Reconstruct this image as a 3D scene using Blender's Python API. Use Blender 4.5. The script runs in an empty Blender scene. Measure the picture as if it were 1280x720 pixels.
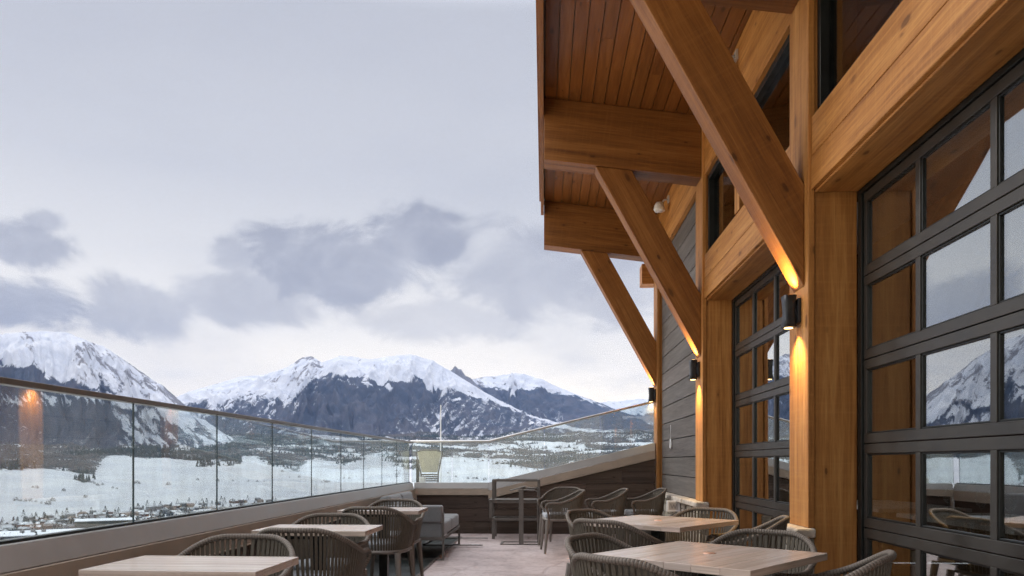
import bpy, math, random
import numpy as np
from mathutils import Vector, Matrix
random.seed(7)
R = math.radians
scene = bpy.context.scene
COL = scene.collection
PI = math.pi

# ------------------------------------------------------------------ camera numbers
F, CU, HV, EYE = 938.0, 640.0, 578.0, 1.15
TH = math.atan(40.0 / F)

# ------------------------------------------------------------------ node helpers
def new_mat(name):
    m = bpy.data.materials.new(name); m.use_nodes = True
    nt = m.node_tree; nt.nodes.clear()
    out = nt.nodes.new('ShaderNodeOutputMaterial')
    return m, nt, out
class NB:
    def __init__(s, nt): s.nt = nt
    def n(s, t, **kw):
        nd = s.nt.nodes.new(t)
        for k, v in kw.items(): setattr(nd, k, v)
        return nd
    def set(s, sock, v):
        if hasattr(v, 'is_output'): s.nt.links.new(v, sock)
        elif v is not None: sock.default_value = v
    def math(s, op, a, b=None, c=None, clamp=False):
        nd = s.n('ShaderNodeMath', operation=op, use_clamp=clamp)
        s.set(nd.inputs[0], a)
        if b is not None: s.set(nd.inputs[1], b)
        if c is not None: s.set(nd.inputs[2], c)
        return nd.outputs[0]
    def vmath(s, op, a, b=None):
        nd = s.n('ShaderNodeVectorMath', operation=op)
        s.set(nd.inputs[0], a)
        if b is not None: s.set(nd.inputs[1], b)
        return nd.outputs[0]
    def mix(s, f, a, b, mode='MIX'):
        nd = s.n('ShaderNodeMix', data_type='RGBA', blend_type=mode)
        s.set(nd.inputs[0], f); s.set(nd.inputs[6], a); s.set(nd.inputs[7], b)
        return nd.outputs[2]
    def ramp(s, f, stops, interp='LINEAR'):
        nd = s.n('ShaderNodeValToRGB'); cr = nd.color_ramp; cr.interpolation = interp
        while len(cr.elements) < len(stops): cr.elements.new(0.5)
        for e, (p, c) in zip(cr.elements, stops):
            e.position = p; e.color = c if len(c) == 4 else (*c, 1)
        s.set(nd.inputs[0], f); return nd.outputs[0]
    def smooth(s, x, a, b, lo=0.0, hi=1.0):
        nd = s.n('ShaderNodeMapRange', interpolation_type='SMOOTHSTEP')
        s.set(nd.inputs[0], x); s.set(nd.inputs[1], a); s.set(nd.inputs[2], b)
        s.set(nd.inputs[3], lo); s.set(nd.inputs[4], hi); return nd.outputs[0]
    def noise(s, vec, scale=1.0, detail=4.0, rough=0.55, dist=0.0, dims='3D'):
        nd = s.n('ShaderNodeTexNoise', noise_dimensions=dims)
        if vec is not None: s.set(nd.inputs['Vector'], vec)
        nd.inputs['Scale'].default_value = scale; nd.inputs['Detail'].default_value = detail
        nd.inputs['Roughness'].default_value = rough; nd.inputs['Distortion'].default_value = dist
        return nd.outputs['Fac']
    def voro(s, vec, scale=1.0, feature='F1', dims='3D'):
        nd = s.n('ShaderNodeTexVoronoi', feature=feature, voronoi_dimensions=dims)
        s.set(nd.inputs['Vector'], vec); nd.inputs['Scale'].default_value = scale
        return nd
    def bump(s, h, strength=0.3, dist=0.01):
        nd = s.n('ShaderNodeBump'); s.set(nd.inputs['Height'], h)
        nd.inputs['Strength'].default_value = strength; nd.inputs['Distance'].default_value = dist
        return nd.outputs[0]
    def bsdf(s, color, rough=0.6, metal=0.0, normal=None, spec=0.5):
        nd = s.n('ShaderNodeBsdfPrincipled')
        s.set(nd.inputs['Base Color'], color if hasattr(color, 'is_output') else (*color[:3], 1))
        s.set(nd.inputs['Roughness'], rough); s.set(nd.inputs['Metallic'], metal)
        nd.inputs['Specular IOR Level'].default_value = spec
        if normal is not None: s.set(nd.inputs['Normal'], normal)
        return nd
def rgb(*c): return (*c, 1)

def uvvec(b, sx, sy, seed=True):
    tc = b.n('ShaderNodeUVMap')
    v = tc.outputs[0]
    if seed:
        oi = b.n('ShaderNodeObjectInfo')
        off = b.math('MULTIPLY', oi.outputs['Random'], 43.0)
        cx = b.n('ShaderNodeCombineXYZ'); b.set(cx.inputs[0], off); b.set(cx.inputs[1], off)
        v = b.vmath('ADD', v, cx.outputs[0])
    return v, b.vmath('MULTIPLY', v, (sx, sy, 1))

def wood_mat(name, c_dark, c_mid, c_light, rough=0.6, tint=False, knots=True, spec=0.3, bumpk=0.25, saw=True):
    m, nt, out = new_mat(name); b = NB(nt)
    v, g = uvvec(b, 1.1, 26)
    grain = b.noise(g, 1.0, 7, 0.65, 1.2)
    big = b.noise(b.vmath('MULTIPLY', v, (0.35, 7.0, 1)), 1.0, 4, 0.55, 0.6)
    fine = b.noise(b.vmath('MULTIPLY', v, (6, 190, 1)), 1.0, 2, 0.6)
    f = b.math('ADD', b.math('MULTIPLY', grain, 0.55), b.math('MULTIPLY', big, 0.45))
    col = b.ramp(f, [(0.33, c_dark), (0.5, c_mid), (0.67, c_light)])
    col = b.mix(b.smooth(fine, 0.45, 0.75, 0, 0.32), col, rgb(*[x * 0.55 for x in c_dark]))
    h = b.math('ADD', b.math('MULTIPLY', grain, 0.6), b.math('MULTIPLY', fine, 0.5))
    if saw:
        sw = b.noise(b.vmath('MULTIPLY', v, (34, 1.3, 1)), 1.0, 4, 0.7)
        h = b.math('ADD', h, b.math('MULTIPLY', sw, 0.5))
        col = b.mix(b.smooth(sw, 0.45, 0.75, 0, 0.22), col, rgb(*c_light))
    ck = b.noise(b.vmath('MULTIPLY', v, (0.45, 42, 1)), 1.0, 2, 0.45, 0.5)
    crack = b.smooth(ck, 0.735, 0.775)
    col = b.mix(b.math('MULTIPLY', crack, 0.7), col, rgb(*[x * 0.3 for x in c_dark]))
    h = b.math('SUBTRACT', h, b.math('MULTIPLY', crack, 0.8))
    if knots:
        vo = b.voro(b.vmath('MULTIPLY', v, (1.9, 4.6, 1)), 1.0, 'F1', '2D')
        wob = b.math('ADD', vo.outputs['Distance'], b.math('MULTIPLY', b.math('SUBTRACT', b.noise(v, 30, 2), 0.5), 0.06))
        sel = b.n('ShaderNodeSeparateColor'); b.set(sel.inputs[0], vo.outputs['Color'])
        pick = b.math('MULTIPLY', b.math('GREATER_THAN', sel.outputs[0], 0.55), b.smooth(sel.outputs[2], 0.0, 0.6, 0.35, 1.0))
        wob = b.math('MULTIPLY', wob, b.smooth(sel.outputs[1], 0, 1, 0.75, 2.2))
        k = b.math('MULTIPLY', b.smooth(wob, 0.045, 0.10, 1, 0), pick)
        col = b.mix(b.math('MULTIPLY', k, 0.75), col, rgb(*[x * 0.25 for x in c_dark]))
        halo = b.math('MULTIPLY', b.smooth(wob, 0.08, 0.24, 1, 0), pick)
        col = b.mix(b.math('MULTIPLY', halo, 0.3), col, rgb(*c_dark))
    if tint:
        at = b.n('ShaderNodeAttribute', attribute_name='tint')
        col = b.mix(1.0, col, at.outputs['Color'], 'MULTIPLY')
    oi = b.n('ShaderNodeObjectInfo')
    hv = b.n('ShaderNodeHueSaturation'); b.set(hv.inputs['Color'], col)
    b.set(hv.inputs['Value'], b.smooth(oi.outputs['Random'], 0, 1, 0.88, 1.1))
    p = b.bsdf(hv.outputs[0], rough, 0, b.bump(h, bumpk, 0.004), spec)
    nt.links.new(p.outputs[0], out.inputs[0]); return m

def plain_mat(name, color, rough=0.6, metal=0.0, var=0.15, scale=8.0, bump=0.1, spec=0.5, dirt=None):
    m, nt, out = new_mat(name); b = NB(nt)
    tc = b.n('ShaderNodeTexCoord')
    n1 = b.noise(tc.outputs['Object'], scale, 5, 0.6)
    n2 = b.noise(tc.outputs['Object'], scale * 14, 3, 0.6)
    lo = rgb(*[x * (1 - var) for x in color]); hi = rgb(*[min(1, x * (1 + var)) for x in color])
    col = b.mix(b.smooth(n1, 0.3, 0.7), lo, hi)
    if dirt: col = b.mix(b.smooth(n1, 0.52, 0.75, 0, 0.6), col, rgb(*dirt))
    rr = b.smooth(n1, 0.25, 0.75, max(0.02, rough - 0.08), min(1, rough + 0.1))
    p = b.bsdf(col, rr, metal, b.bump(n2, bump, 0.002), spec)
    nt.links.new(p.outputs[0], out.inputs[0]); return m

def fabric_mat(name, color):
    m, nt, out = new_mat(name); b = NB(nt)
    tc = b.n('ShaderNodeTexCoord')
    w = b.noise(b.vmath('MULTIPLY', tc.outputs['Object'], (1, 1, 1)), 420, 2, 0.6)
    n1 = b.noise(tc.outputs['Object'], 9, 4, 0.6)
    col = b.mix(b.smooth(w, 0.35, 0.65), rgb(*[x * 0.78 for x in color]), rgb(*[x * 1.12 for x in color]))
    col = b.mix(b.smooth(n1, 0.45, 0.75, 0, 0.25), col, rgb(*[x * 0.7 for x in color]))
    p = b.bsdf(col, 0.95, 0, b.bump(w, 0.35, 0.002), 0.15)
    p.inputs['Sheen Weight'].default_value = 0.25
    nt.links.new(p.outputs[0], out.inputs[0]); return m

def glass_mat(name, tint, ior=1.5, boost=1.0, rough=0.0, grime=0.0):
    m, nt, out = new_mat(name); b = NB(nt)
    tr = b.n('ShaderNodeBsdfTransparent'); tr.inputs[0].default_value = rgb(*tint)
    gl = b.n('ShaderNodeBsdfGlossy'); gl.inputs['Roughness'].default_value = rough
    gl.inputs['Color'].default_value = rgb(0.93, 0.96, 0.97)
    fr = b.n('ShaderNodeFresnel'); fr.inputs[0].default_value = ior
    tcw = b.n('ShaderNodeTexCoord'); oiw = b.n('ShaderNodeObjectInfo')
    wv = b.noise(b.vmath('ADD', tcw.outputs['Object'], b.vmath('MULTIPLY', oiw.outputs['Location'], (3.1, 2.3, 1.7))), 2.2, 1, 0.4)
    b.set(gl.inputs['Normal'], b.bump(wv, 0.05, 0.02))
    f = b.math('MULTIPLY', fr.outputs[0], boost, clamp=True)
    # keep the pane from acting as a mirror at its back face
    ge = b.n('ShaderNodeNewGeometry')
    f = b.math('MULTIPLY', f, b.math('SUBTRACT', 1.0, b.math('MULTIPLY', ge.outputs['Backfacing'], 0.75)))
    mx = b.n('ShaderNodeMixShader'); b.set(mx.inputs[0], f)
    nt.links.new(tr.outputs[0], mx.inputs[1]); nt.links.new(gl.outputs[0], mx.inputs[2])
    res = mx.outputs[0]
    if grime > 0:
        tc = b.n('ShaderNodeTexCoord')
        n1 = b.noise(b.vmath('MULTIPLY', tc.outputs['Object'], (1, 1, 0.45)), 5, 6, 0.65)
        df = b.n('ShaderNodeBsdfDiffuse'); df.inputs[0].default_value = rgb(0.66, 0.69, 0.70)
        m2 = b.n('ShaderNodeMixShader'); b.set(m2.inputs[0], b.smooth(n1, 0.35, 0.8, grime * 0.35, grime * 1.6))
        nt.links.new(res, m2.inputs[1]); nt.links.new(df.outputs[0], m2.inputs[2]); res = m2.outputs[0]
    nt.links.new(res, out.inputs[0]); return m

def emit_mat(name, color, strength):
    m, nt, out = new_mat(name); b = NB(nt)
    e = b.n('ShaderNodeEmission'); e.inputs[0].default_value = rgb(*color); e.inputs[1].default_value = strength
    nt.links.new(e.outputs[0], out.inputs[0]); return m

# ------------------------------------------------------------------ materials
M = {}
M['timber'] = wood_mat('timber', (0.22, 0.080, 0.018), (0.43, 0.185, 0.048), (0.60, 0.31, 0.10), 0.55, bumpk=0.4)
M['beam'] = wood_mat('beam_timber', (0.115, 0.040, 0.008), (0.215, 0.082, 0.018), (0.325, 0.142, 0.039), 0.55, bumpk=0.35)  # darker than the posts: shade under the eave put into the colour
M['soffit'] = wood_mat('soffit_boards', (0.12, 0.040, 0.009), (0.185, 0.067, 0.016), (0.26, 0.105, 0.028), 0.45, tint=True, bumpk=0.2, saw=False)  # board colour lowered too, carrying part of the eave shade
M['siding'] = wood_mat('siding_boards', (0.075, 0.064, 0.058), (0.118, 0.104, 0.096), (0.17, 0.152, 0.142), 0.7, tint=True, knots=False, bumpk=0.3, saw=False)
M['darkwood'] = wood_mat('dark_cladding', (0.042, 0.028, 0.021), (0.088, 0.060, 0.046), (0.145, 0.104, 0.082), 0.55, tint=True, bumpk=0.3, saw=False)
M['table'] = wood_mat('table_top_wood', (0.41, 0.31, 0.25), (0.585, 0.47, 0.395), (0.72, 0.605, 0.53), 0.22, tint=True, knots=False, bumpk=0.12, saw=False, spec=0.5)
M['cap'] = plain_mat('parapet_metal', (0.40, 0.385, 0.37), 0.42, 0.15, 0.07, 3, 0.04)
M['tan'] = plain_mat('parapet_trim', (0.40, 0.32, 0.25), 0.5, 0.0, 0.08, 4, 0.05)
M['rail'] = plain_mat('bronze_rail', (0.16, 0.145, 0.135), 0.35, 0.6, 0.1, 6, 0.04)
M['steelrail'] = plain_mat('steel_rail', (0.62, 0.62, 0.62), 0.4, 0.4, 0.1, 6, 0.04)
M['doormetal'] = plain_mat('door_metal', (0.054, 0.050, 0.045), 0.38, 0.35, 0.12, 4, 0.05)
M['blackmetal'] = plain_mat('black_metal', (0.012, 0.014, 0.014), 0.4, 0.3, 0.2, 6, 0.04)
M['sconce'] = plain_mat('sconce_metal', (0.02, 0.022, 0.026), 0.42, 0.3, 0.2, 20, 0.06)
M['stack'] = plain_mat('grey_metal', (0.135, 0.12, 0.108), 0.5, 0.3, 0.12, 8, 0.06)
M['leg'] = plain_mat('chair_leg_metal', (0.20, 0.175, 0.155), 0.5, 0.2, 0.12, 8, 0.06)
M['cushion'] = fabric_mat('seat_fabric', (0.33, 0.35, 0.37))
M['sofa'] = fabric_mat('sofa_fabric', (0.185, 0.187, 0.19))
M['cream'] = fabric_mat('cream_sling', (0.60, 0.585, 0.46))
M['mat'] = plain_mat('black_mat', (0.010, 0.014, 0.013), 0.42, 0.0, 0.3, 3, 0.3)
M['glass'] = glass_mat('railing_glass', (0.93, 0.97, 0.965), 1.45, 1.0, 0, 0.07)
M['glass2'] = glass_mat('end_railing_glass', (0.90, 0.945, 0.94), 1.5, 1.2, 0, 0.15)
M['gedge'] = plain_mat('glass_edge', (0.012, 0.04, 0.062), 0.15, 0.0, 0.2, 5, 0.0)
M['doorglass'] = glass_mat('door_glass', (0.78, 0.80, 0.79), 2.1, 2.4)
M['winglass'] = glass_mat('window_glass', (0.5, 0.53, 0.53), 1.7, 1.25)
M['white'] = plain_mat('white_plastic', (0.72, 0.73, 0.74), 0.4, 0.0, 0.05, 8, 0.03)
M['greymark'] = plain_mat('grey_mark', (0.2, 0.2, 0.22), 0.6)
M['lens'] = emit_mat('lamp_lens', (1.0, 0.62, 0.25), 5.0)
M['drink'] = glass_mat('wine_glass', (0.93, 0.95, 0.95), 1.5, 1.6)
M['intwall'] = plain_mat('inside_wall', (0.16, 0.11, 0.075), 0.8)
M['intfloor'] = plain_mat('inside_floor', (0.09, 0.065, 0.05), 0.4)
M['roof'] = plain_mat('roof_metal', (0.1, 0.085, 0.07), 0.6)
M['cloth'] = plain_mat('pale_table', (0.8, 0.79, 0.77), 0.5)
M['brass'] = plain_mat('copper_plug', (0.62, 0.36, 0.24), 0.4, 0.4)

def strap_mat(name, c, wrap):
    m, nt, out = new_mat(name); b = NB(nt)
    v, g = uvvec(b, 1, 1, False)
    w = b.n('ShaderNodeTexWave', wave_type='BANDS', bands_direction='X', wave_profile='SIN')
    b.set(w.inputs['Vector'], v); w.inputs['Scale'].default_value = max(wrap, 1)
    w.inputs['Distortion'].default_value = 0.4
    n1 = b.noise(b.vmath('MULTIPLY', v, (60, 300, 1)), 1, 3, 0.6)
    col = b.mix(b.smooth(n1, 0.3, 0.7), rgb(*[x * 0.8 for x in c]), rgb(*[x * 1.15 for x in c]))
    if wrap:
        col = b.mix(b.smooth(w.outputs['Fac'], 0.0, 0.28, 0.75, 0), col, rgb(*[x * 0.3 for x in c]))
        p = b.bsdf(col, 0.7, 0, b.bump(w.outputs['Fac'], 0.6, 0.004), 0.3)
    else: p = b.bsdf(col, 0.65, 0, b.bump(n1, 0.4, 0.002), 0.3)
    nt.links.new(p.outputs[0], out.inputs[0]); return m
M['strap'] = strap_mat('chair_strap', (0.095, 0.080, 0.061), 0)
M['rim'] = strap_mat('chair_rope_rim', (0.185, 0.155, 0.130), 22)

def floor_mat():
    m, nt, out = new_mat('stamped_concrete'); b = NB(nt)
    tc = b.n('ShaderNodeTexCoord'); v = tc.outputs['Object']
    n1 = b.noise(v, 1.3, 6, 0.65, 0.6); n2 = b.noise(v, 14, 6, 0.7)
    col = b.ramp(n1, [(0.28, (0.27, 0.205, 0.19)), (0.5, (0.43, 0.35, 0.33)), (0.72, (0.54, 0.455, 0.44))])
    col = b.mix(b.smooth(n2, 0.5, 0.72, 0, 0.5), col, rgb(0.19, 0.13, 0.118))
    vd = b.vmath('ADD', v, b.vmath('MULTIPLY', b.n('ShaderNodeTexNoise').outputs['Color'], (0.2, 0.2, 0)))
    vo = b.voro(vd, 1.6, 'DISTANCE_TO_EDGE')
    jt = b.smooth(vo.outputs['Distance'], 0.012, 0.04, 1, 0)
    col = b.mix(b.math('MULTIPLY', jt, 0.3), col, rgb(0.22, 0.16, 0.15))
    h = b.math('SUBTRACT', b.math('ADD', n1, b.math('MULTIPLY', n2, 0.5)), b.math('MULTIPLY', jt, 0.8))
    p = b.bsdf(col, b.smooth(n2, 0.3, 0.7, 0.42, 0.7), 0, b.bump(h, 0.4, 0.012), 0.4)
    nt.links.new(p.outputs[0], out.inputs[0]); return m
M['floor'] = floor_mat()

def stone_mat():
    m, nt, out = new_mat('ledge_stone'); b = NB(nt)
    tc = b.n('ShaderNodeTexCoord'); v = tc.outputs['Object']
    n1 = b.noise(v, 9, 6, 0.65); n2 = b.noise(v, 60, 4, 0.6)
    at = b.n('ShaderNodeAttribute', attribute_name='tint')
    col = b.ramp(n1, [(0.3, (0.22, 0.19, 0.16)), (0.55, (0.40, 0.36, 0.31)), (0.75, (0.52, 0.49, 0.44))])
    col = b.mix(1.0, col, at.outputs['Color'], 'MULTIPLY')
    p = b.bsdf(col, 0.85, 0, b.bump(b.math('ADD', n1, b.math('MULTIPLY', n2, 0.4)), 0.7, 0.02), 0.25)
    nt.links.new(p.outputs[0], out.inputs[0]); return m
M['stone'] = stone_mat()

# ------------------------------------------------------------------ mesh builder
class MB:
    def __init__(s): s.v = []; s.f = []; s.uv = []; s.mi = []; s.tint = []; s.sm = []
    def face(s, idx, uvs=None, mi=0, tint=(1, 1, 1), smooth=False):
        s.f.append(tuple(idx)); s.uv.append(uvs or [(0, 0)] * len(idx)); s.mi.append(mi); s.tint.append(tint); s.sm.append(smooth)
    def obox(s, c, ax, ay, az, mi=0, tint=(1, 1, 1), off=None):
        """box from centre and half-extent vectors; ax is the grain direction"""
        c, ax, ay, az = map(Vector, (c, ax, ay, az)); b0 = len(s.v)
        if ax.cross(ay).dot(az) < 0: az = -az
        off = (random.uniform(0, 20), random.uniform(0, 20)) if off is None else off
        la, lb, lc = ax.length, ay.length, az.length
        for i in (-1, 1):
            for j in (-1, 1):
                for k in (-1, 1): s.v.append(c + ax * i + ay * j + az * k)
        I = lambda i, j, k: b0 + (4 if i > 0 else 0) + (2 if j > 0 else 0) + (1 if k > 0 else 0)
        def q(pts, fn): s.face([I(*p) for p in pts], [(off[0] + fn(p)[0], off[1] + fn(p)[1]) for p in pts], mi, tint)
        q([(-1, -1, -1), (-1, 1, -1), (1, 1, -1), (1, -1, -1)], lambda p: (p[0] * la, p[1] * lb))
        q([(-1, -1, 1), (1, -1, 1), (1, 1, 1), (-1, 1, 1)], lambda p: (p[0] * la, p[1] * lb + 5))
        q([(-1, -1, -1), (1, -1, -1), (1, -1, 1), (-1, -1, 1)], lambda p: (p[0] * la, p[2] * lc + 9))
        q([(-1, 1, -1), (-1, 1, 1), (1, 1, 1), (1, 1, -1)], lambda p: (p[0] * la, p[2] * lc + 13))
        q([(-1, -1, -1), (-1, -1, 1), (-1, 1, 1), (-1, 1, -1)], lambda p: (p[1] * lb * 0.1 + 3, p[2] * lc + 17))
        q([(1, -1, -1), (1, 1, -1), (1, 1, 1), (1, -1, 1)], lambda p: (p[1] * lb * 0.1 + 7, p[2] * lc + 19))
    def box(s, lo, hi, axis=None, mi=0, tint=(1, 1, 1), off=None):
        lo, hi = Vector(lo), Vector(hi); c = (lo + hi) / 2; h = (hi - lo) / 2
        if axis is None: axis = max(range(3), key=lambda i: abs(h[i]))
        vs = [Vector((h.x, 0, 0)), Vector((0, h.y, 0)), Vector((0, 0, h.z))]
        o = [axis, (axis + 1) % 3, (axis + 2) % 3]
        s.obox(c, vs[o[0]], vs[o[1]], vs[o[2]], mi, tint, off)
    def bar(s, p, q, w, h, up=(0, 0, 1), mi=0, tint=(1, 1, 1)):
        p, q = Vector(p), Vector(q); d = (q - p); L = d.length; d.normalize()
        sd = d.cross(Vector(up)); 
        if sd.length < 1e-4: sd = d.cross(Vector((1, 0, 0)))
        sd.normalize(); u = sd.cross(d)
        s.obox((p + q) / 2, d * L / 2, sd * w / 2, u * h / 2, mi, tint)
    def tube(s, pts, rad, n=8, mi=0, caps=True, closed=False, flat=1.0, smooth=True):
        pts = [Vector(p) for p in pts]; m = len(pts); b0 = len(s.v)
        rads = rad if isinstance(rad, (list, tuple)) else [rad] * m
        prevn = None; L = 0; Ls = []
        for i, p in enumerate(pts):
            if closed: t = pts[(i + 1) % m] - pts[i - 1]
            else: t = pts[min(i + 1, m - 1)] - pts[max(i - 1, 0)]
            t.normalize()
            if prevn is None:
                a = Vector((0, 0, 1)) if abs(t.z) < 0.9 else Vector((1, 0, 0))
                nn = (a - t * a.dot(t)).normalized()
            else: nn = (prevn - t * prevn.dot(t)).normalized()
            prevn = nn; bb = t.cross(nn)
            if i: L += (p - pts[i - 1]).length
            Ls.append(L)
            for k in range(n):
                a = 2 * PI * k / n
                s.v.append(p + (nn * math.cos(a) * flat + bb * math.sin(a)) * rads[i])
        rng = m if closed else m - 1
        for i in range(rng):
            i2 = (i + 1) % m; l2 = Ls[i2] if i2 else L + (pts[0] - pts[-1]).length
            for k in range(n):
                k2 = (k + 1) % n; r = rads[i]
                s.face([b0 + i * n + k, b0 + i * n + k2, b0 + i2 * n + k2, b0 + i2 * n + k],
                       [(Ls[i], k * .01), (Ls[i], (k + 1) * .01), (l2, (k + 1) * .01), (l2, k * .01)], mi, smooth=smooth)
        if caps and not closed:
            s.face([b0 + k for k in range(n)][::-1], None, mi); s.face([b0 + (m - 1) * n + k for k in range(n)], None, mi)
    def lathe(s, prof, c=(0, 0, 0), n=20, mi=0, sx=1.0, sy=1.0, smooth=True, cap0=True, cap1=True, pw=2):
        b0 = len(s.v); m = len(prof); c = Vector(c)
        for r, z in prof:
            for k in range(n):
                a = 2 * PI * k / n; q = (abs(math.cos(a)) ** pw + abs(math.sin(a)) ** pw) ** (-1.0 / pw); s.v.append(c + Vector((math.cos(a) * r * sx * q, math.sin(a) * r * sy * q, z)))
        for i in range(m - 1):
            for k in range(n):
                k2 = (k + 1) % n
                s.face([b0 + i * n + k, b0 + i * n + k2, b0 + (i + 1) * n + k2, b0 + (i + 1) * n + k], None, mi, smooth=smooth)
        if cap0: s.face([b0 + k for k in range(n)][::-1], None, mi)
        if cap1: s.face([b0 + (m - 1) * n + k for k in range(n)], None, mi)
    def prism(s, poly, d, mi=0, tint=(1, 1, 1)):
        """poly: list of 3D points (planar loop), d: extrusion vector"""
        b0 = len(s.v); n = len(poly); d = Vector(d)
        for p in poly: s.v.append(Vector(p))
        for p in poly: s.v.append(Vector(p) + d)
        ex = (Vector(poly[1]) - Vector(poly[0])).normalized(); o = Vector(poly[0])
        nn = Vector((0, 0, 0))
        for i in range(n): nn += Vector(poly[i]).cross(Vector(poly[(i + 1) % n]))
        ey = nn.normalized().cross(ex)
        fu = lambda i: ((s.v[b0 + i] - o).dot(ex), (s.v[b0 + i] - o).dot(ey))
        flip = nn.dot(d) > 0
        a = list(range(n)); t = [i + n for i in a]
        if flip: a = a[::-1]
        else: t = t[::-1]
        s.face([b0 + i for i in a], [fu(i) for i in a], mi, tint)
        s.face([b0 + i for i in t], [fu(i) for i in t], mi, tint)
        dl = d.length
        for i in range(n):
            j = (i + 1) % n; L = (Vector(poly[j]) - Vector(poly[i])).length
            q = [i, j, j + n, i + n]; u4 = [(0, 0), (L, 0), (L, dl), (0, dl)]
            u4 = [(x + 1.7 * i, y + 2.3 * i) for x, y in u4]
            if flip is False: q = q[::-1]; u4 = u4[::-1]
            s.face([b0 + k for k in q], u4, mi, tint)
    def build(s, name, mats, parent=None, bevel=0.0, seg=2, loc=None):
        me = bpy.data.meshes.new(name)
        me.from_pydata([tuple(v) for v in s.v], [], s.f)
        if not isinstance(mats, (list, tuple)): mats = [mats]
        for m in mats: me.materials.append(M[m] if isinstance(m, str) else m)
        me.polygons.foreach_set('material_index', s.mi)
        me.polygons.foreach_set('use_smooth', s.sm)
        uvl = me.uv_layers.new(name='UVMap')
        uvl.data.foreach_set('uv', [x for fu in s.uv for p in fu for x in p])
        ca = me.color_attributes.new('tint', 'FLOAT_COLOR', 'CORNER')
        ca.data.foreach_set('color', [x for fu, t in zip(s.uv, s.tint) for _ in fu for x in (*t, 1.0)])
        me.update()
        o = bpy.data.objects.new(name, me); COL.objects.link(o)
        if parent is not None: o.parent = parent
        if loc is not None: o.location = loc
        if bevel > 0:
            bm = o.modifiers.new('Bevel', 'BEVEL'); bm.width = bevel; bm.segments = seg; bm.limit_method = 'ANGLE'
            bm.angle_limit = R(40); bm.harden_normals = False
        return o
def tag(o, label=None, cat=None, group=None, kind=None):
    if label: o['label'] = label
    if cat: o['category'] = cat
    if group: o['group'] = group
    if kind: o['kind'] = kind
    return o
def empty(name, loc=(0, 0, 0), rz=0.0):
    o = bpy.data.objects.new(name, None); COL.objects.link(o); o.location = loc; o.rotation_euler.z = rz
    o.empty_display_size = 0.2; return o
def copy_tree(o, parent=None):
    c = o.copy(); COL.objects.link(c); c.parent = parent
    for ch in list(o.children): copy_tree(ch, c)
    return c
def jt(a=0.12): 
    k = 1 + random.uniform(-a, a); return (k * random.uniform(.98, 1.02), k, k * random.uniform(.97, 1.03))

# ================================================================== TERRACE FLOOR
XL, XF, YE = -2.134, 1.79, 12.10          # left parapet face, facade face, end wall face
b = MB(); b.box((XL - 0.3, -4, -0.25), (2.3, YE + 0.3, 0), 1)
tag(b.build('terrace_floor', 'floor'), kind='structure')
b = MB(); b.box((XL + 0.02, 3.2, 0.004), (-1.27, 11.45, 0.016), 1)
b.box((-1.28, 3.2, 0.004), (-1.262, 11.45, 0.022), 1, 1)
tag(b.build('floor_mat', ['mat', 'rail']), 'long black rubber mat with thin metal edge along the left parapet', 'floor mat')

# ================================================================== PARAPETS + GLASS RAILINGS
ZC = 0.822; ZR = 1.49; SL0 = -0.90; SLX = 1.775; RISE = 0.645
def parapet_profile(z):        # (offset towards the terrace, z) for the metal cap
    return [(-0.16, z), (0.0, z), (0.028, z - 0.105), (-0.16, z - 0.105)]
left = tag(empty('parapet_wall', (XL, 4, 0)), 'long left parapet wall with grey metal cap and tan trim below the glass', 'parapet')
def lp(b, name, mat, bevel=0.0):
    o = b.build(name, mat, left, bevel); 
    o.matrix_parent_inverse = Matrix.Translation((-XL, -4, 0)); return o
Y0 = -3.0
b = MB(); b.prism([(XL + o, Y0, z) for o, z in parapet_profile(ZC)], (0, YE - Y0, 0)); lp(b, 'cap', 'cap', 0.004)
b = MB(); b.box((XL - 0.1, Y0, ZC - 0.245), (XL + 0.042, YE - 0.003, ZC - 0.108), 1)
b.box((XL - 0.1, Y0, ZC - 0.258), (XL + 0.052, YE - 0.003, ZC - 0.247), 1); lp(b, 'trim', 'tan', 0.003)
b = MB()
for i in range(3):
    z0 = 0.0 + i * 0.188
    y = Y0
    while y < YE:
        y2 = min(y + random.uniform(2.2, 3.6), YE)
        b.box((XL - 0.1, y, z0 + 0.002), (XL + 0.012, y2 - 0.003, z0 + 0.184), 1, 0, jt(0.25)); y = y2
lp(b, 'cladding', 'darkwood', 0.003)

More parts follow.
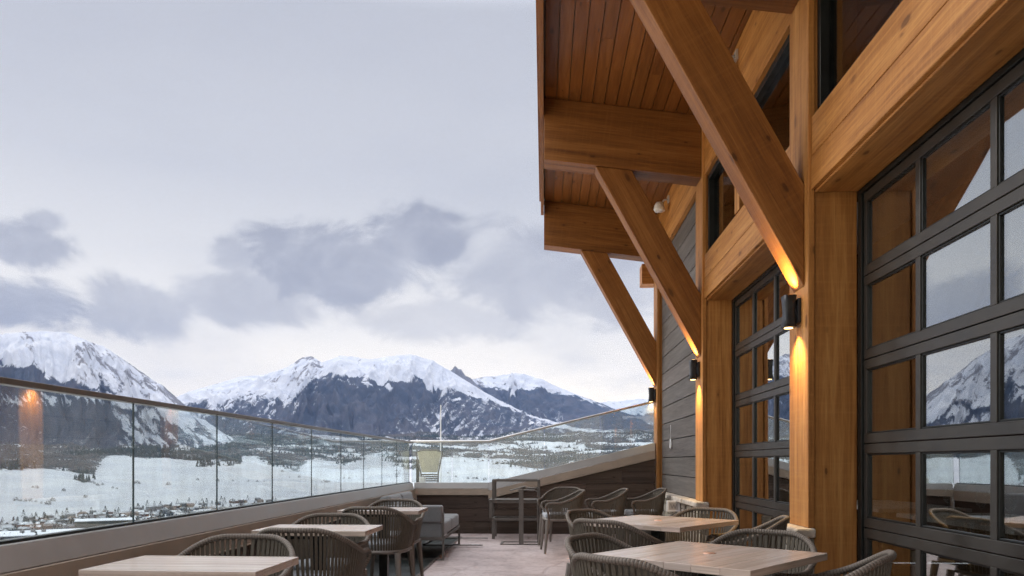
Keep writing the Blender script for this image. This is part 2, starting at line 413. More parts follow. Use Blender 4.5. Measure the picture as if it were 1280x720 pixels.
endw = tag(empty('parapet_wall', (0, YE, 0)), 'end parapet wall of dark boards whose metal cap climbs to the right', 'parapet')
def ep(b, name, mat, bevel=0.0):
    o = b.build(name, mat, endw, bevel); o.matrix_parent_inverse = Matrix.Translation((0, -YE, 0)); return o
def zcap(x): return ZC + max(0.0, (x - SL0) / (SLX - SL0)) * RISE
xs = [XL + 0.03, SL0, SLX]
def band(b, d0, d1, y0, y1, mi=0):
    for xa, xb in ((xs[0], xs[1]), (xs[1] + 0.001, xs[2])):
        f0 = 1.0 if xa < SL0 else 1.3
        poly = [(xa, y0, zcap(xa) - d0 * f0), (xb, y0, zcap(xb) - d0 * f0), (xb, y0, zcap(xb) - d1 * f0), (xa, y0, zcap(xa) - d1 * f0)]
        b.prism(poly, (0, y1 - y0, 0), mi)
b = MB()
for xa, xb in ((xs[0], xs[1]), (xs[1], xs[2])):
    b0 = len(b.v)
    for x in (xa, xb):
        f0 = 1.0 if (xb <= SL0 + .01) else 1.3
        for o, dz in ((0.16, 0), (0.0, 0), (-0.028, -0.095), (0.16, -0.095)):
            b.v.append(Vector((x, YE + o, zcap(x) + dz * f0)))
    for i in range(4):
        j = (i + 1) % 4; b.face([b0 + i, b0 + j, b0 + 4 + j, b0 + 4 + i], [(0, 0)] * 4)
    b.face([b0 + 3, b0 + 2, b0 + 1, b0]); b.face([b0 + 4, b0 + 5, b0 + 6, b0 + 7])
ep(b, 'cap', 'cap', 0.003)
b = MB(); band(b, 0.098, 0.185, YE - 0.04, YE + 0.12); band(b, 0.187, 0.199, YE - 0.05, YE + 0.12); ep(b, 'trim', 'tan', 0.002)
b = MB()
def ztop(xx, sloped): return zcap(xx) - 0.199 * (1.3 if sloped else 1.0) - 0.004
def clip_top(poly, sloped):                  # keep what lies under the trim
    res = []
    for (xa, za), (xb, zb_) in zip(poly, poly[1:] + poly[:1]):
        da, db = ztop(xa, sloped) - za, ztop(xb, sloped) - zb_
        if da >= 0: res.append((xa, za))
        if da * db < 0:
            t = da / (da - db); res.append((xa + (xb - xa) * t, za + (zb_ - za) * t))
    return res
zb = 0.0
while zb < 1.25:
    x = XL + 0.055
    while x < SLX - 0.01:
        x2 = min(x + random.uniform(0.9, 1.7), SLX); t = jt(0.3)
        for xa, xb in ((x, min(x2, SL0)), (max(x, SL0), x2)):
            if xb - xa < .01: continue
            p = clip_top([(xa, zb), (xb - .002, zb), (xb - .002, zb + .199), (xa, zb + .199)], xa >= SL0 - 1e-6)
            if len(p) >= 3: b.prism([(q[0], YE - 0.015, q[1]) for q in p], (0, 0.1, 0), 0, t)
        x = x2
    zb += 0.203
for xa, xb in ((XL, SL0), (SL0 + .001, SLX)):
    sp_ = xa > XL
    b.prism([(xa, YE + 0.09, 0), (xb, YE + 0.09, 0), (xb, YE + 0.09, ztop(xb, sp_)), (xa, YE + 0.09, ztop(xa + .001, sp_))], (0, 0.05, 0), 0, (.3, .3, .3))
ep(b, 'cladding', 'darkwood')
b = MB(); b.box((XL + 0.04, YE - 0.055, 0), (XL + 0.075, YE - 0.016, ZC - 0.2), 2); ep(b, 'corner_trim', 'tan')

rail1 = tag(empty('glass_railing', (XL, 4, ZC)), 'long clear glass railing with bronze top rail along the left parapet', 'railing')
def r1(b, name, mat, bevel=0.0):
    o = b.build(name, mat, rail1, bevel); o.matrix_parent_inverse = Matrix.Translation((-XL, -4, -ZC)); return o
XG = XL - 0.042
b = MB(); b.box((XG - 0.026, Y0, ZR - 0.027), (XG + 0.028, YE + 0.05, ZR), 1); r1(b, 'top_rail', 'rail', 0.004)
def glass_slab(lo, hi, axis_edges):
    b = MB(); lo, hi = Vector(lo), Vector(hi)
    b.box(lo, hi)
    for fi, f in enumerate(b.f):
        c = sum((b.v[i] for i in f), Vector()) / 4
        if abs(c[axis_edges] - lo[axis_edges]) < 1e-5 or abs(c[axis_edges] - hi[axis_edges]) < 1e-5: b.mi[fi] = 1
    return b
for k in range(-5, 9):
    y = 2.872 + k * 1.018
    r1(glass_slab((XG - 0.004, y + 0.003, ZC - 0.01), (XG + 0.004, min(y + 1.015, YE + .03), ZR - 0.025), 1), 'glass_panel', ['glass', 'gedge'])
b = MB(); b.box((XG - 0.016, Y0, ZC), (XG + 0.016, YE - .01, ZC + 0.012), 1); r1(b, 'glazing_shoe', 'blackmetal')

rail2 = tag(empty('glass_railing', (0, YE, ZC)), 'far glass railing with thin steel rail climbing to the right over the end wall', 'railing')
def r2(b, name, mat, bevel=0.0):
    o = b.build(name, mat, rail2, bevel); o.matrix_parent_inverse = Matrix.Translation((0, -YE, -ZC)); return o
YG = YE + 0.06
b = MB(); b.tube([(XG, YG, ZR), (SL0, YG, ZR + .005), (SLX + 0.02, YG, ZR + 0.645)], 0.02, 8); r2(b, 'top_rail', 'steelrail')
def zc2(x, k): return (ZC if k == 0 else ZR - 0.01) + max(0.0, (x - SL0) / (SLX - SL0)) * RISE
segs = [(XG + .02, -1.5), (-1.49, SL0), (SL0 + .01, 0.0), (0.01, 0.9), (0.91, SLX)]
for xa, xb in segs:
    b = MB(); b.prism([(xa, YG - .006, zc2(xa, 0)), (xb, YG - .006, zc2(xb, 0)), (xb, YG - .006, zc2(xb, 1)), (xa, YG - .006, zc2(xa, 1))], (0, 0.012, 0))
    b.mi[3] = 1; b.mi[5] = 1
    r2(b, 'glass_panel', ['glass2', 'gedge'])

# beyond the end railing: an outer deck with a sling chair and a thin pole
b = MB(); b.box((-3.2, YE + 0.3, 0.05), (0.3, YE + 2.6, 0.2), 0)
tag(b.build('outer_deck', 'floor'), kind='structure')
ch = tag(empty('sling_chair', (-2.03, 13.25, 0.2), 0), 'cream sling-back patio chair standing beyond the far glass railing', 'patio chair')
b = MB()
b.prism([(-0.14, 0, 0.775), (0.14, 0, 0.775), (0.215, -0.05, 1.13), (0.12, -0.055, 1.155), (-0.12, -0.055, 1.155), (-0.215, -0.05, 1.13)], (0, 0.02, 0)); b.build('sling', 'cream', ch, 0.006)
b = MB()
b.tube([(-0.15, 0, 0.45), (-0.155, .0, 0.76), (-0.238, -.05, 1.13), (-0.13, -.055, 1.172), (0.13, -.055, 1.172), (0.238, -.05, 1.13), (0.155, 0, .76), (.15, 0, .45)], 0.013, 8)
for k in range(4): b.box((-0.16, -0.02, 0.61 + k * .037), (0.16, 0.02, 0.635 + k * .037), 0)
b.build('frame', 'stack', ch)
b = MB(); b.box((-0.27, -0.1, 0.40), (0.27, 0.42, 0.46), 0); b.build('seat', 'cushion', ch, 0.02)
b = MB(); b.box((-0.25, 0.03, 0.5), (-0.19, 0.09, 1.0), 2); b.build('dark_arm', 'blackmetal', ch, 0.02)
for sx in (-.24, .24):
    for sy in (-.08, .38):
        b = MB(); b.tube([(sx, sy, 0), (sx, sy, 0.41)], 0.015, 8); b.build('leg', 'stack', ch)
b = MB(); b.lathe([(0.07, 0), (0.07, 0.02), (0.012, 0.03), (0.01, 1.98), (0.004, 2.0)], (0, 0, 0), 10)
tag(b.build('thin_pole', 'steelrail', None, 0, 2, (-1.88, 13.6, 0.2)), 'thin pale metal pole standing beside the cream sling chair beyond the glass', 'pole')
b = MB(); b.box((-0.05, -0.06, 0), (0.05, 0.06, 0.70), 2)
tag(b.build('planter_box', 'white', None, 0.01, 2, (-2.10, 12.9, 0.2)), 'small white box standing left of the cream chair beyond the glass', 'box')

# ================================================================== THE LODGE
lodge = tag(empty('timber_lodge', (XF + 0.2, 7, 0)), 'timber lodge facade with cedar posts, slanted braces, garage doors and wide eaves', 'building')
INV = Matrix.Translation((-(XF + 0.2), -7, 0))
def lg(b, name, mat, bevel=0.0, parent=None):
    o = b.build(name, mat, lodge if parent is None else parent, bevel)
    if parent is None: o.matrix_parent_inverse = INV
    return o
CY = [1.775, 5.17, 8.565, 11.96]; CW = 0.39
XD = 2.12                                      # door plane
def soff(x): return 5.10 + (1.79 - x) * 0.133
for i, y in enumerate(CY):
    z0 = 0.72 if i else 0.72
    b = MB(); b.box((XF, y, 0.705 if i != 3 else 0.0), (XF + 0.045, y + CW, 5.095), 2); lg(b, 'post', 'timber', 0.005)
    if i < 3:
        b = MB(); b.box((XF + 0.048, y + 0.012, 0), (XD + 0.0, y + 0.012 + CW * .5, 4.95), 2)
        b.box((XF + 0.05, y + 0.014 + CW * .5, 0), (XD, y + CW - 0.01, 4.95), 2); lg(b, 'jamb', 'timber', 0.004)
    else:
        b = MB(); b.box((XF + 0.048, y + 0.02, 0.0), (XD, y + CW - 0.02, 5.04), 2); lg(b, 'jamb', 'timber', 0.004)
# headers over the doors (two stacked boards with a lip)
for y0, y1 in ((CY[0] + CW, CY[1]), (CY[1] + CW, CY[2]), (-3.0, CY[0])):
    b = MB()
    b.box((XF + 0.022, y0 + .002, 3.228), (XD - 0.002, y1 - .002, 3.49), 1)
    b.box((XF + 0.018, y0 + .002, 2.998), (XD - 0.002, y1 - .002, 3.219), 1)
    b.box((XF + 0.045, y0 + .002, 2.98), (XD - 0.002, y1 - .002, 2.996), 1)
    lg(b, 'header', 'timber', 0.005)
# top plate under the soffit
for y0, y1 in ((-3.0, CY[0]), (CY[0] + CW, CY[1]), (CY[1] + CW, CY[2]), (CY[2] + CW, CY[3])):
    b = MB(); b.box((XF + 0.02, y0 + .002, 4.39), (XF + 0.16, y1 - .002, 5.078), 1); lg(b, 'top_plate', 'timber', 0.005)
b = MB(); b.box((XF - 0.19, CY[3] + CW + 0.005, 4.07), (XF + 0.04, CY[3] + CW + 0.3, 4.40), 0); lg(b, 'beam_end', 'timber', 0.006)
# roof beams, braces
BW = 0.29
for i, y in enumerate(CY):
    yn = y + 0.05
    b = MB(); poly = [(0.0, yn, soff(0) - 0.71), (XF - .002, yn, soff(XF) - 0.71), (XF - .002, yn, soff(XF) - 0.003), (0.0, yn, soff(0) - 0.003)]
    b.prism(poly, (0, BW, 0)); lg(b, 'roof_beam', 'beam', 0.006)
    # brace: 59.5 degrees, 0.36 deep
    zt = lambda x: soff(x) - 0.714
    foot_lo, foot_hi = 2.36, 3.06; sl = 1.82
    x_lo = XF; 
    # lower edge z = foot_lo + (XF-x)*sl ; upper edge z = foot_hi + (XF-x)*sl
    def meet(zf):  # x where the edge meets the beam's underside
        return XF - (soff(XF) - 0.714 - zf) / (sl - 0.133)
    xa, xb = meet(foot_lo), meet(foot_hi)
    poly = [(XF - .002, y + 0.07, foot_hi), (XF - .002, y + 0.07, foot_lo), (xa, y + 0.07, zt(xa)), (xb, y + 0.07, zt(xb))]
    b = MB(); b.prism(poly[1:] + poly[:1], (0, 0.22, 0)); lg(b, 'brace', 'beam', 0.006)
# soffit boards along Y
b = MB(); x = 0.012; sl = -0.133
while x < XF + 0.25:
    x2 = x + 0.135; y = -3.0 - random.uniform(0, 2)
    yend = CY[3] + 0.34
    while y < yend:
        y2 = min(y + random.uniform(1.6, 4.2), yend)
        xm = (x + x2) / 2
        ax = Vector((0, (y2 - y) / 2 - 0.001, 0)); ay = Vector((0.0632, 0, 0.0632 * sl)); az = Vector((0, 0, 0.011))
        b.obox((xm, (y + y2) / 2, soff(xm) + 0.011), ax, ay, az, 0, jt(0.10)); y = y2
    x = x2
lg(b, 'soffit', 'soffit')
b = MB(); b.prism([(-0.05, -3.2, soff(0) + 0.035), (2.3, -3.2, soff(2.3) + 0.03), (8.0, -3.2, soff(2.3) + 0.6), (8.0, -3.2, soff(2.3) + 0.9), (-0.05, -3.2, soff(0) + 0.30)], (0, CY[3] + 0.36 + 3.2, 0)); lg(b, 'roof', 'roof')
b = MB(); b.box((-0.05, -3.2, soff(0) - 0.22), (-0.004, CY[3] + 0.10, soff(0) + 0.03), 1)
b.box((-0.075, -3.2, soff(0) + 0.0), (-0.052, CY[3] + 0.10, soff(0) + 0.32), 1)
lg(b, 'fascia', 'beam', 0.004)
# siding between the last two posts
b = MB(); z = 0.705; k = 0
while z < 4.385:
    z1 = min(z + 0.262, 4.387); y = CY[2] + CW + .002
    b.box((XF + 0.075, y, z), (XF + 0.1, CY[3] - .002, z1 - 0.012), 1, 0, jt(0.14)); z = z1
b.box((XF + 0.1, CY[2] + CW, 0.0), (XF + 0.14, CY[3], 4.39), 1, 0, (0.15, 0.15, 0.15))
lg(b, 'siding', 'siding', 0.004)
# stone plinth under siding and posts
def stones(b, y0, y1, x0, x1, ztop):
    z = 0.0
    while z < ztop - 0.02:
        h = min(random.uniform(0.07, 0.15), ztop - z); y = y0
        if ztop - z - h < 0.04: h = ztop - z
        while y < y1 - 0.01:
            y2 = min(y + random.uniform(0.10, 0.30), y1)
            if y1 - y2 < 0.05: y2 = y1
            k = random.uniform(0.55, 1.15)
            b.box((x0 - random.uniform(0.0, 0.025), y + 0.004, z + 0.003), (x1, y2 - 0.004, z + h - 0.004), 1, 0, (k * random.uniform(.97, 1.06), k, k * random.uniform(.88, 1.0)))
            y = y2
        z += h
b = MB(); stones(b, CY[2] - 0.0, CY[3] + 0.0, XF - 0.01, XF + 0.07, 0.635); lg(b, 'stone_plinth', 'stone', 0.008)
for y in CY[:2]: b = MB(); stones(b, y - 0.0, y + CW, XF - 0.02, XF + 0.045, 0.635); lg(b, 'stone_plinth', 'stone', 0.008)
b = MB()
y = CY[2] - 0.03
while y < CY[3] - 0.1:
    y2 = min(y + random.uniform(.7, 1.2), CY[3] - .003)
    b.box((XF - 0.075 - random.uniform(0, .015), y, 0.64), (XF + 0.072, y2 - .004, 0.702), 1, 0, (1.35, 1.33, 1.3)); y = y2
lg(b, 'stone_ledge', 'stone', 0.014)
for y in CY[:2]: b = MB(); b.box((XF - 0.085, y - 0.035, 0.638), (XF + 0.043, y + CW + .03, 0.703), 1, 0, (1.35, 1.33, 1.3)); lg(b, 'stone_ledge', 'stone', 0.014)

# garage doors: 5 sections, 4 panes each
def garage_door(y0, y1, label):
    d = empty('garage_door', (XD, (y0 + y1) / 2, 0)); d.parent = lodge; d.matrix_parent_inverse = INV
    d['label'] = label
    inv = Matrix.Translation((-XD, -(y0 + y1) / 2, 0))
    def dp(b, name, mat, bevel=0):
        o = b.build(name, mat, d, bevel); o.matrix_parent_inverse = inv; return o
    zb0 = 0.158; ztop = 2.948; hs = (ztop - zb0) / 5.0; pw = (y1 - y0 - 0.11) / 4
    b = MB()
    b.box((XD, y0, 0), (XD + 0.07, y0 + 0.055, ztop), 2); b.box((XD, y1 - 0.055, 0), (XD + 0.07, y1, ztop), 2)
    b.box((XD, y0, ztop), (XD + 0.07, y1, 2.98), 1); b.box((XD + .01, y0 + .057, 0), (XD + 0.065, y1 - .057, zb0), 1)
    dp(b, 'track_frame', 'blackmetal', 0.003)
    b = MB()
    for k in range(5):
        z0, z1 = zb0 + k * hs + 0.003, zb0 + (k + 1) * hs - 0.003
        x0 = XD + 0.015; x1 = XD + 0.06
        b.box((x0, y0 + .057, z0), (x1, y1 - .057, z0 + 0.062), 1)
        b.box((x0, y0 + .057, z1 - 0.062), (x1, y1 - .057, z1), 1)
        for j in range(5):
            yc = y0 + 0.055 + j * pw
            a, c = (yc + .002, yc + 0.045) if j == 0 else ((yc - .045, yc - .002) if j == 4 else (yc - 0.026, yc + 0.026))
            b.box((x0 + .002, a, z0 + 0.0622), (x1 - .002, c, z1 - 0.0622), 2)
            # glazing beads
        for j in range(4):
            a = y0 + 0.055 + j * pw + (0.045 if j == 0 else 0.026); c = y0 + 0.055 + (j + 1) * pw - (0.045 if j == 3 else 0.026)
            for zz in (z0 + .0624, z1 - .0624 - 0.012): b.box((x0 + .010, a, zz), (x0 + .030, c, zz + .012), 1, 1)
            for yy in (a, c - .012): b.box((x0 + .010, yy, z0 + .0744), (x0 + .030, yy + .012, z1 - .0744), 2, 1)
    dp(b, 'section_frame', ['doormetal', 'blackmetal'], 0.003)
    for k in range(5):
        for j in range(4):
            b = MB(); yc = y0 + 0.055 + j * pw
            b.box((XD + 0.036, yc + 0.02, zb0 + k * hs + 0.055), (XD + 0.042, yc + pw - 0.02, zb0 + (k + 1) * hs - 0.055), 1)
            dp(b, 'pane', 'doorglass')
    return d
garage_door(CY[0] + CW, CY[1], 'near glazed garage door with dark metal grid reflecting the mountain')
garage_door(CY[1] + CW, CY[2], 'far glazed garage door between the two middle posts')
# clerestory windows
def clerestory(y0, y1, mull):
    w = empty('clerestory_window', (XF + 0.1, (y0 + y1) / 2, 3.5)); w.parent = lodge; w.matrix_parent_inverse = INV
    inv = Matrix.Translation((-(XF + 0.1), -(y0 + y1) / 2, -3.5))
    def wp(b, name, mat, bevel=0):
        o = b.build(name, mat, w, bevel); o.matrix_parent_inverse = inv; return o
    z0, z1 = 3.493, 4.388
    b = MB(); x0, x1 = XF + 0.06, XF + 0.15
    b.box((x0, y0, z0), (x1, y1, z0 + 0.05), 1); b.box((x0, y0, z1 - 0.06), (x1, y1, z1), 1)
    for ya in (y0, y1 - 0.06): b.box((x0, ya, z0 + .0505), (x1, ya + 0.06, z1 - .0605), 2)
    wp(b, 'frame', 'blackmetal', 0.004)
    for ym in mull:
        b = MB(); b.box((XF + 0.012, ym, z0 + .001), (XF + 0.17, ym + 0.17, z1 - .001), 2); wp(b, 'mullion', 'timber', 0.004)
    b = MB(); b.box((XF + 0.115, y0 + 0.03, z0 + 0.03), (XF + 0.123, y1 - 0.03, z1 - 0.03), 1); wp(b, 'pane', 'winglass')
clerestory(CY[0] + CW, CY[1], [3.55]); clerestory(CY[1] + CW, CY[2], [7.02]); clerestory(-3.0, CY[0], [])
# interior shell
b = MB()
b.box((7.2, -3, 0), (7.4, 8.95, 5.3), 1); b.box((2.2, 8.80, 0), (7.2, 8.95, 5.3), 0); b.box((2.2, -3.15, 0), (7.4, -3.0, 5.3), 0)
b.box((XD + .02, -3, 0), (XD + 0.1, CY[0], 2.98), 1, 1)
b.box((XF + 0.2, CY[0] + .01, 0), (2.4, CY[0] + CW - .01, 5.0), 2, 1)
lg(b, 'inside_wall', ['intwall', 'siding'])
b = MB(); b.box((2.2, 8.60, -0.2), (7.2, 8.7, -.19)); b.box((2.31, -3, -0.2), (7.2, 8.8, -0.01), 1)
tag(b.build('inside_floor', 'intfloor'), kind='structure')

# --- things inside, seen through the panes
def inside_table(x, y, label):
    t = tag(empty('dining_table', (x, y, 0)), label, 'table')
    b = MB(); b.box((-0.4, -0.75, 0.715), (0.4, 0.75, 0.75), 1, 0); b.build('tabletop', 'cloth', t, 0.006)
    b = MB(); b.box((-0.05, -0.05, 0.03), (0.05, 0.05, 0.714), 2); b.build('column', 'blackmetal', t)
    b = MB(); b.box((-0.28, -0.28, 0), (0.28, 0.28, 0.028), 0); b.build('base', 'blackmetal', t, 0.004)
inside_table(3.2, 5.35, 'pale dining table inside behind the near garage door, set with wine glasses')
inside_table(3.3, 7.4, 'pale dining table inside behind the far garage door')
b = MB(); b.lathe([(0.035, 0), (0.036, 0.004), (0.005, 0.012), (0.004, 0.085), (0.012, 0.092), (0.034, 0.125), (0.037, 0.155), (0.030, 0.20), (0.029, 0.20), (0.035, 0.155), (0.032, 0.127), (0.010, 0.096)], (0, 0, 0), 14, cap1=False)
gl0 = b.build('wine_glass', 'drink')
tag(gl0, 'clear wine glass on the table inside the near garage door', 'wine glass', 'wine glasses inside the near garage door')
for i, (x, y) in enumerate([(2.9, 4.80), (2.95, 5.0), (2.98, 5.25), (3.1, 4.82), (3.2, 5.5), (3.0, 5.7)]):
    g = gl0 if i == 0 else gl0.copy()
    if i: COL.objects.link(g)
    g.location = (x, y, 0.751)

b = MB(); b.tube([(3.05, 0.2 + 0.08 * k, 3.42) for k in range(104)], [0.20 + (0.008 if k % 3 == 0 else 0) for k in range(104)], 18)
tag(b.build('ventilation_duct', 'steelrail'), 'round ribbed metal air duct hanging inside above the garage doors', 'air duct')
# ================================================================== WALL LAMPS
def sconce(y, z, label, proto=[None]):
    if proto[0] is None:
        s = empty('wall_sconce', (0, 0, 0))
        b = MB(); b.lathe([(0.05, -.112), (0.053, -.11), (0.046, -.06), (0.0425, 0), (0.046, .06), (0.053, .11), (0.05, .112)], (-0.066, 0, 0), 36, 0, 0.84, 1.08, True, True, True, 5); b.build('shade', 'sconce', s)
        b = MB(); b.box((-0.022, -0.062, -0.085), (-0.001, 0.062, 0.085), 2); b.build('backplate', 'sconce', s, 0.003)
        for sg in (-1, 1):
            b = MB(); b.lathe([(0.03, 0), (0.03, 0.003)], (-0.068, 0, sg * 0.115 - .0015), 14); b.build('lens', 'lens', s)
        proto[0] = s; t = s
    else: t = copy_tree(proto[0])
    t.location = (XF - 0.001, y, z); tag(t, label, 'wall lamp', 'wall sconces on the posts')
    for sg in (-1, 1):
        l = bpy.data.lights.new('sconce_light', 'SPOT'); l.energy = 58; l.color = (1.0, 0.63, 0.22)
        l.spot_size = R(112); l.spot_blend = 1.0; l.shadow_soft_size = 0.03
        o = bpy.data.objects.new('sconce_light', l); COL.objects.link(o)
        o.location = (XF - 0.069, y, z + sg * 0.125)
        o.rotation_euler = (0 if sg < 0 else PI, 0, 0)
sconce(CY[1] + 0.195, 2.21, 'black up-down wall lamp on the nearest visible post, largest of the three')
sconce(CY[2] + 0.195, 2.22, 'black up-down wall lamp on the middle post beside the grey siding')
sconce(CY[3] + 0.195, 2.24, 'black up-down wall lamp on the far corner post at the end of the glass railing')

def flood(y, label, proto=[None]):
    if proto[0] is None:
        s = empty('flood_lamp', (0, 0, 0))
        b = MB(); b.box((-0.02, -0.045, -0.045), (0, 0.045, 0.045), 2); b.tube([(-.02, 0, 0), (-.07, 0, -.01), (-.10, 0, -.05)], 0.013, 8); b.build('bracket', 'steelrail', s)
        b = MB(); b.lathe([(0.0, .065), (0.045, .055), (0.07, .015), (0.085, -.055), (0.082, -.07), (0.0, -.06)], (-.14, 0, -.10), 16, cap0=False, cap1=False); b.build('lamp_head', 'white', s)
        proto[0] = s; t = s
    else: t = copy_tree(proto[0])
    t.location = (XF + 0.018, y, 4.96); tag(t, label, 'flood lamp', 'flood lamps under the eave')
flood(10.95, 'small white flood lamp under the eave above the grey siding')
flood(7.12, 'small white flood lamp under the eave above the clerestory window')

# plaque on the stone plinth
pl = tag(empty('wall_plaque', (XF - 0.118, 9.8, 0.586), R(90)), 'small white square plaque sticking out from the stone plinth under the siding', 'plaque')
b = MB(); b.box((-0.03, -0.082, -0.07), (0.03, 0.082, 0.07), 1); b.build('plate', 'white', pl, 0.004)
b = MB(); b.box((-0.033, -0.06, -0.048), (-0.0302, 0.06, 0.048), 1); b.build('panel', 'cap', pl)
b = MB()
for k, (a, c) in enumerate((((-.04, .03), (-.02, -.03)), ((-.02, -.03), (0, .02)), ((0, .02), (.02, -.03)), ((.02, -.03), (.04, .03)))):
    b.bar((-.0345, -a[0], a[1]), (-.0345, -c[0], c[1]), 0.011, 0.002, (1, 0, 0))
b.build('mark', 'greymark', pl)
# hanging clip on the siding
b = MB(); b.tube([(0, 0, 0.28), (0, 0, 0.06)], 0.003, 6)
pts = [(0, 0.045 * math.sin(2 * PI * k / 16), 0.06 * math.cos(2 * PI * k / 16)) for k in range(16)]
b.tube(pts, 0.011, 6, closed=True)
tag(b.build('hanging_ornament', 'white', None, 0, 2, (XF + 0.058, 11.05, 1.42)), 'small white looped cord hanging on the grey siding', 'cord')

# ================================================================== FURNITURE
def chair_proto():
    c = empty('rope_armchair')
    a, yb, yf = 0.285, -0.30, 0.19
    def plan(t, k=1.0):                       # t in [-1,1] left arm tip -> right arm tip
        s = abs(t); sg = -1 if t < 0 else 1
        if s > 0.62:
            q = (s - 0.62) / 0.38; return (sg * (a - 0.018 * q * q) * k, (-0.03 + q * (yf + 0.03)))
        th = s / 0.62 * PI / 2
        return (sg * a * (math.sin(th) ** 0.86) * k, -0.03 + (yb + 0.03) * (math.cos(th) ** 0.86))
    def ss(x): x = max(0, min(1, x)); return x * x * (3 - 2 * x)
    def zr(t): return 0.635 + 0.15 * ss((0.80 - abs(t)) / 0.68)
    def low(t):
        x, y = plan(t); return Vector((x * 0.86, y * 0.84 + 0.01, 0.425))
    N = 60
    rim = []
    lt = low(-1); rt = low(1)
    x0, y0 = plan(-1)
    rim += [(lt.x, lt.y + .01, .43), (lt.x * 1.03, lt.y + .025, .52), (x0 * 0.985, y0 + 0.038, 0.585), (x0, y0 + 0.024, 0.62)]
    for i in range(N + 1):
        t = -1 + 2 * i / N; x, y = plan(t); rim.append((x, y, zr(t) + (-.004 if i in (0, N) else 0)))
    rim += [(-p[0], p[1], p[2]) for p in rim[3::-1]]
    b = MB(); b.tube(rim, 0.0145, 8); b.build('rim', 'rim', c)
    b = MB(); n = 56
    for i in range(n):
        t = -0.985 + 1.97 * (i + 0.5) / n
        x, y = plan(t); top = Vector((x, y, zr(t) - 0.004)); bot = low(t)
        xa, ya = plan(t - .01); xb, yb2 = plan(t + .01)
        tg = Vector((xb - xa, yb2 - ya, 0)).normalized()
        if abs(t) > 0.62: top += Vector((0, 0, 0))
        mid = (top + bot) / 2; dn = (bot - top); L = dn.length; dn.normalize()
        nr = tg.cross(dn).normalized()
        mid2 = mid + nr * 0.0
        b.obox(mid2, dn * L / 2, tg * 0.0078, nr * 0.0028)
    b.build('backrest', 'strap', c)
    ring = []
    for i in range(31):
        t = -1 + 2 * i / 30; p = low(t); ring.append((p.x, p.y, p.z))
    b = MB(); b.tube(ring + [(rt.x * .9, .215, .425), (lt.x * .9, .215, .425)], 0.015, 6, closed=True, flat=1.2); 
    b.box((-.215, -.18, .405), (.215, .2, .418), 0); b.build('seat_frame', 'leg', c)
    b = MB(); cp = [low(-1 + 2 * i / 24) for i in range(25)]
    b.prism([(p.x * .93, p.y * .93, .436) for p in cp] + [(rt.x * .9, .222, .436), (lt.x * .9, .222, .436)], (0, 0, .062)); b.build('cushion', 'cushion', c, 0.02, 3)
    for sx in (-1, 1):
        for y_, yo in ((.195, .235), (-.2, -.255)):
            b = MB(); p = Vector((sx * .215, y_, .42)); q = Vector((sx * .25, yo, 0.0))
            b.tube([p, q], [0.027, 0.014], 8, smooth=False); b.build('leg', 'leg', c)
    return c
proto = chair_proto(); used = [False]
def chair(x, y, face, label, group=None):
    """face = world angle (deg) the sitter looks towards, measured from +X"""
    o = copy_tree(proto) if used[0] else proto
    used[0] = True
    o.location = (x, y, 0.0); o.rotation_euler.z = R(face - 90); tag(o, label, 'armchair', group)
    return o
def table(x, y, w, d, rot, label, plug, group):
    t = tag(empty('terrace_table', (x, y, 0), R(rot)), label, 'table', group)
    b = MB(); n = 6
    for k in range(n):
        y0 = -d / 2 + d * k / n; b.box((-w / 2, y0 + .0004, 0.719), (w / 2, y0 + d / n - .0004, 0.75), 0, 0, jt(0.025))
    b.build('tabletop', 'table', t, 0.0022, 2)
    b = MB(); b.box((-0.035, -0.035, 0.02), (0.035, 0.035, 0.694), 2); b.box((-.2, -min(.2, d * .4), .695), (.2, min(.2, d * .4), .7185), 0); b.build('column', 'blackmetal', t, 0.003)
    b = MB(); b.box((-.28, -.035, 0), (.28, .035, .02), 0); b.box((-.035, -.26, 0.001), (.035, -.0352, .019), 1); b.box((-.035, .0352, 0.001), (.035, .26, .019), 1); b.build('base', 'blackmetal', t, 0.002)
    if plug:
        b = MB(); b.lathe([(0.027, 0.7502), (0.026, .753), (0.0, .7545)], (0, 0, 0), 18, cap0=False, cap1=False); b.build('plug', 'brass', t)
    return t
def px(u, v, z):                                # pixel + height -> ground position
    d = (EYE - z) * F / (v - HV); xc = (u - CU) / F
    return d * (xc * math.cos(TH) - math.sin(TH)), d * (xc * math.sin(TH) + math.cos(TH))

RT = 'square tables set diagonally by the garage doors'; LT = 'small tables along the left parapet'
AC, BC = (0.785, 5.21), (0.725, 3.33)
table(AC[0], AC[1], .80, .80, 50, 'square pale wooden table set diagonally beside the far garage door', True, RT)
table(BC[0], BC[1], .745, .745, 10 + 45 - 6, 'square pale wooden table set diagonally, nearest to the near garage door', True, RT)
table(-1.385, 2.93, .68, .44, -2, 'pale wooden table at the lower left edge, nearest to the camera', False, LT)
table(-1.375, 4.55, .68, .44, -1, 'pale wooden table by the left parapet, middle one of three', False, LT)
table(-1.375, 6.40, .68, .50, 0, 'pale wooden table by the left parapet nearest to the grey sofa', False, LT)
GC = 'rope armchairs around the tables'
def around(c, ang, dist, label):               # chair whose back stands at dist from the table centre
    dd = dist - 0.30
    chair(c[0] + math.cos(R(ang)) * dd, c[1] + math.sin(R(ang)) * dd, ang + 180, label, GC)
around(BC, 147, 0.66, 'rope armchair at the nearest diagonal table, on its far left side')
around(BC, 224, 0.70, 'rope armchair at the nearest diagonal table, back turned at the bottom edge')
around(BC, 55, 0.80, 'rope armchair at the nearest diagonal table, in front of the stone post base')
around(BC, -29, 0.72, 'rope armchair at the lower right, before the near garage door')
around(AC, 139, 0.70, 'rope armchair at the farther diagonal table, on its far left side')
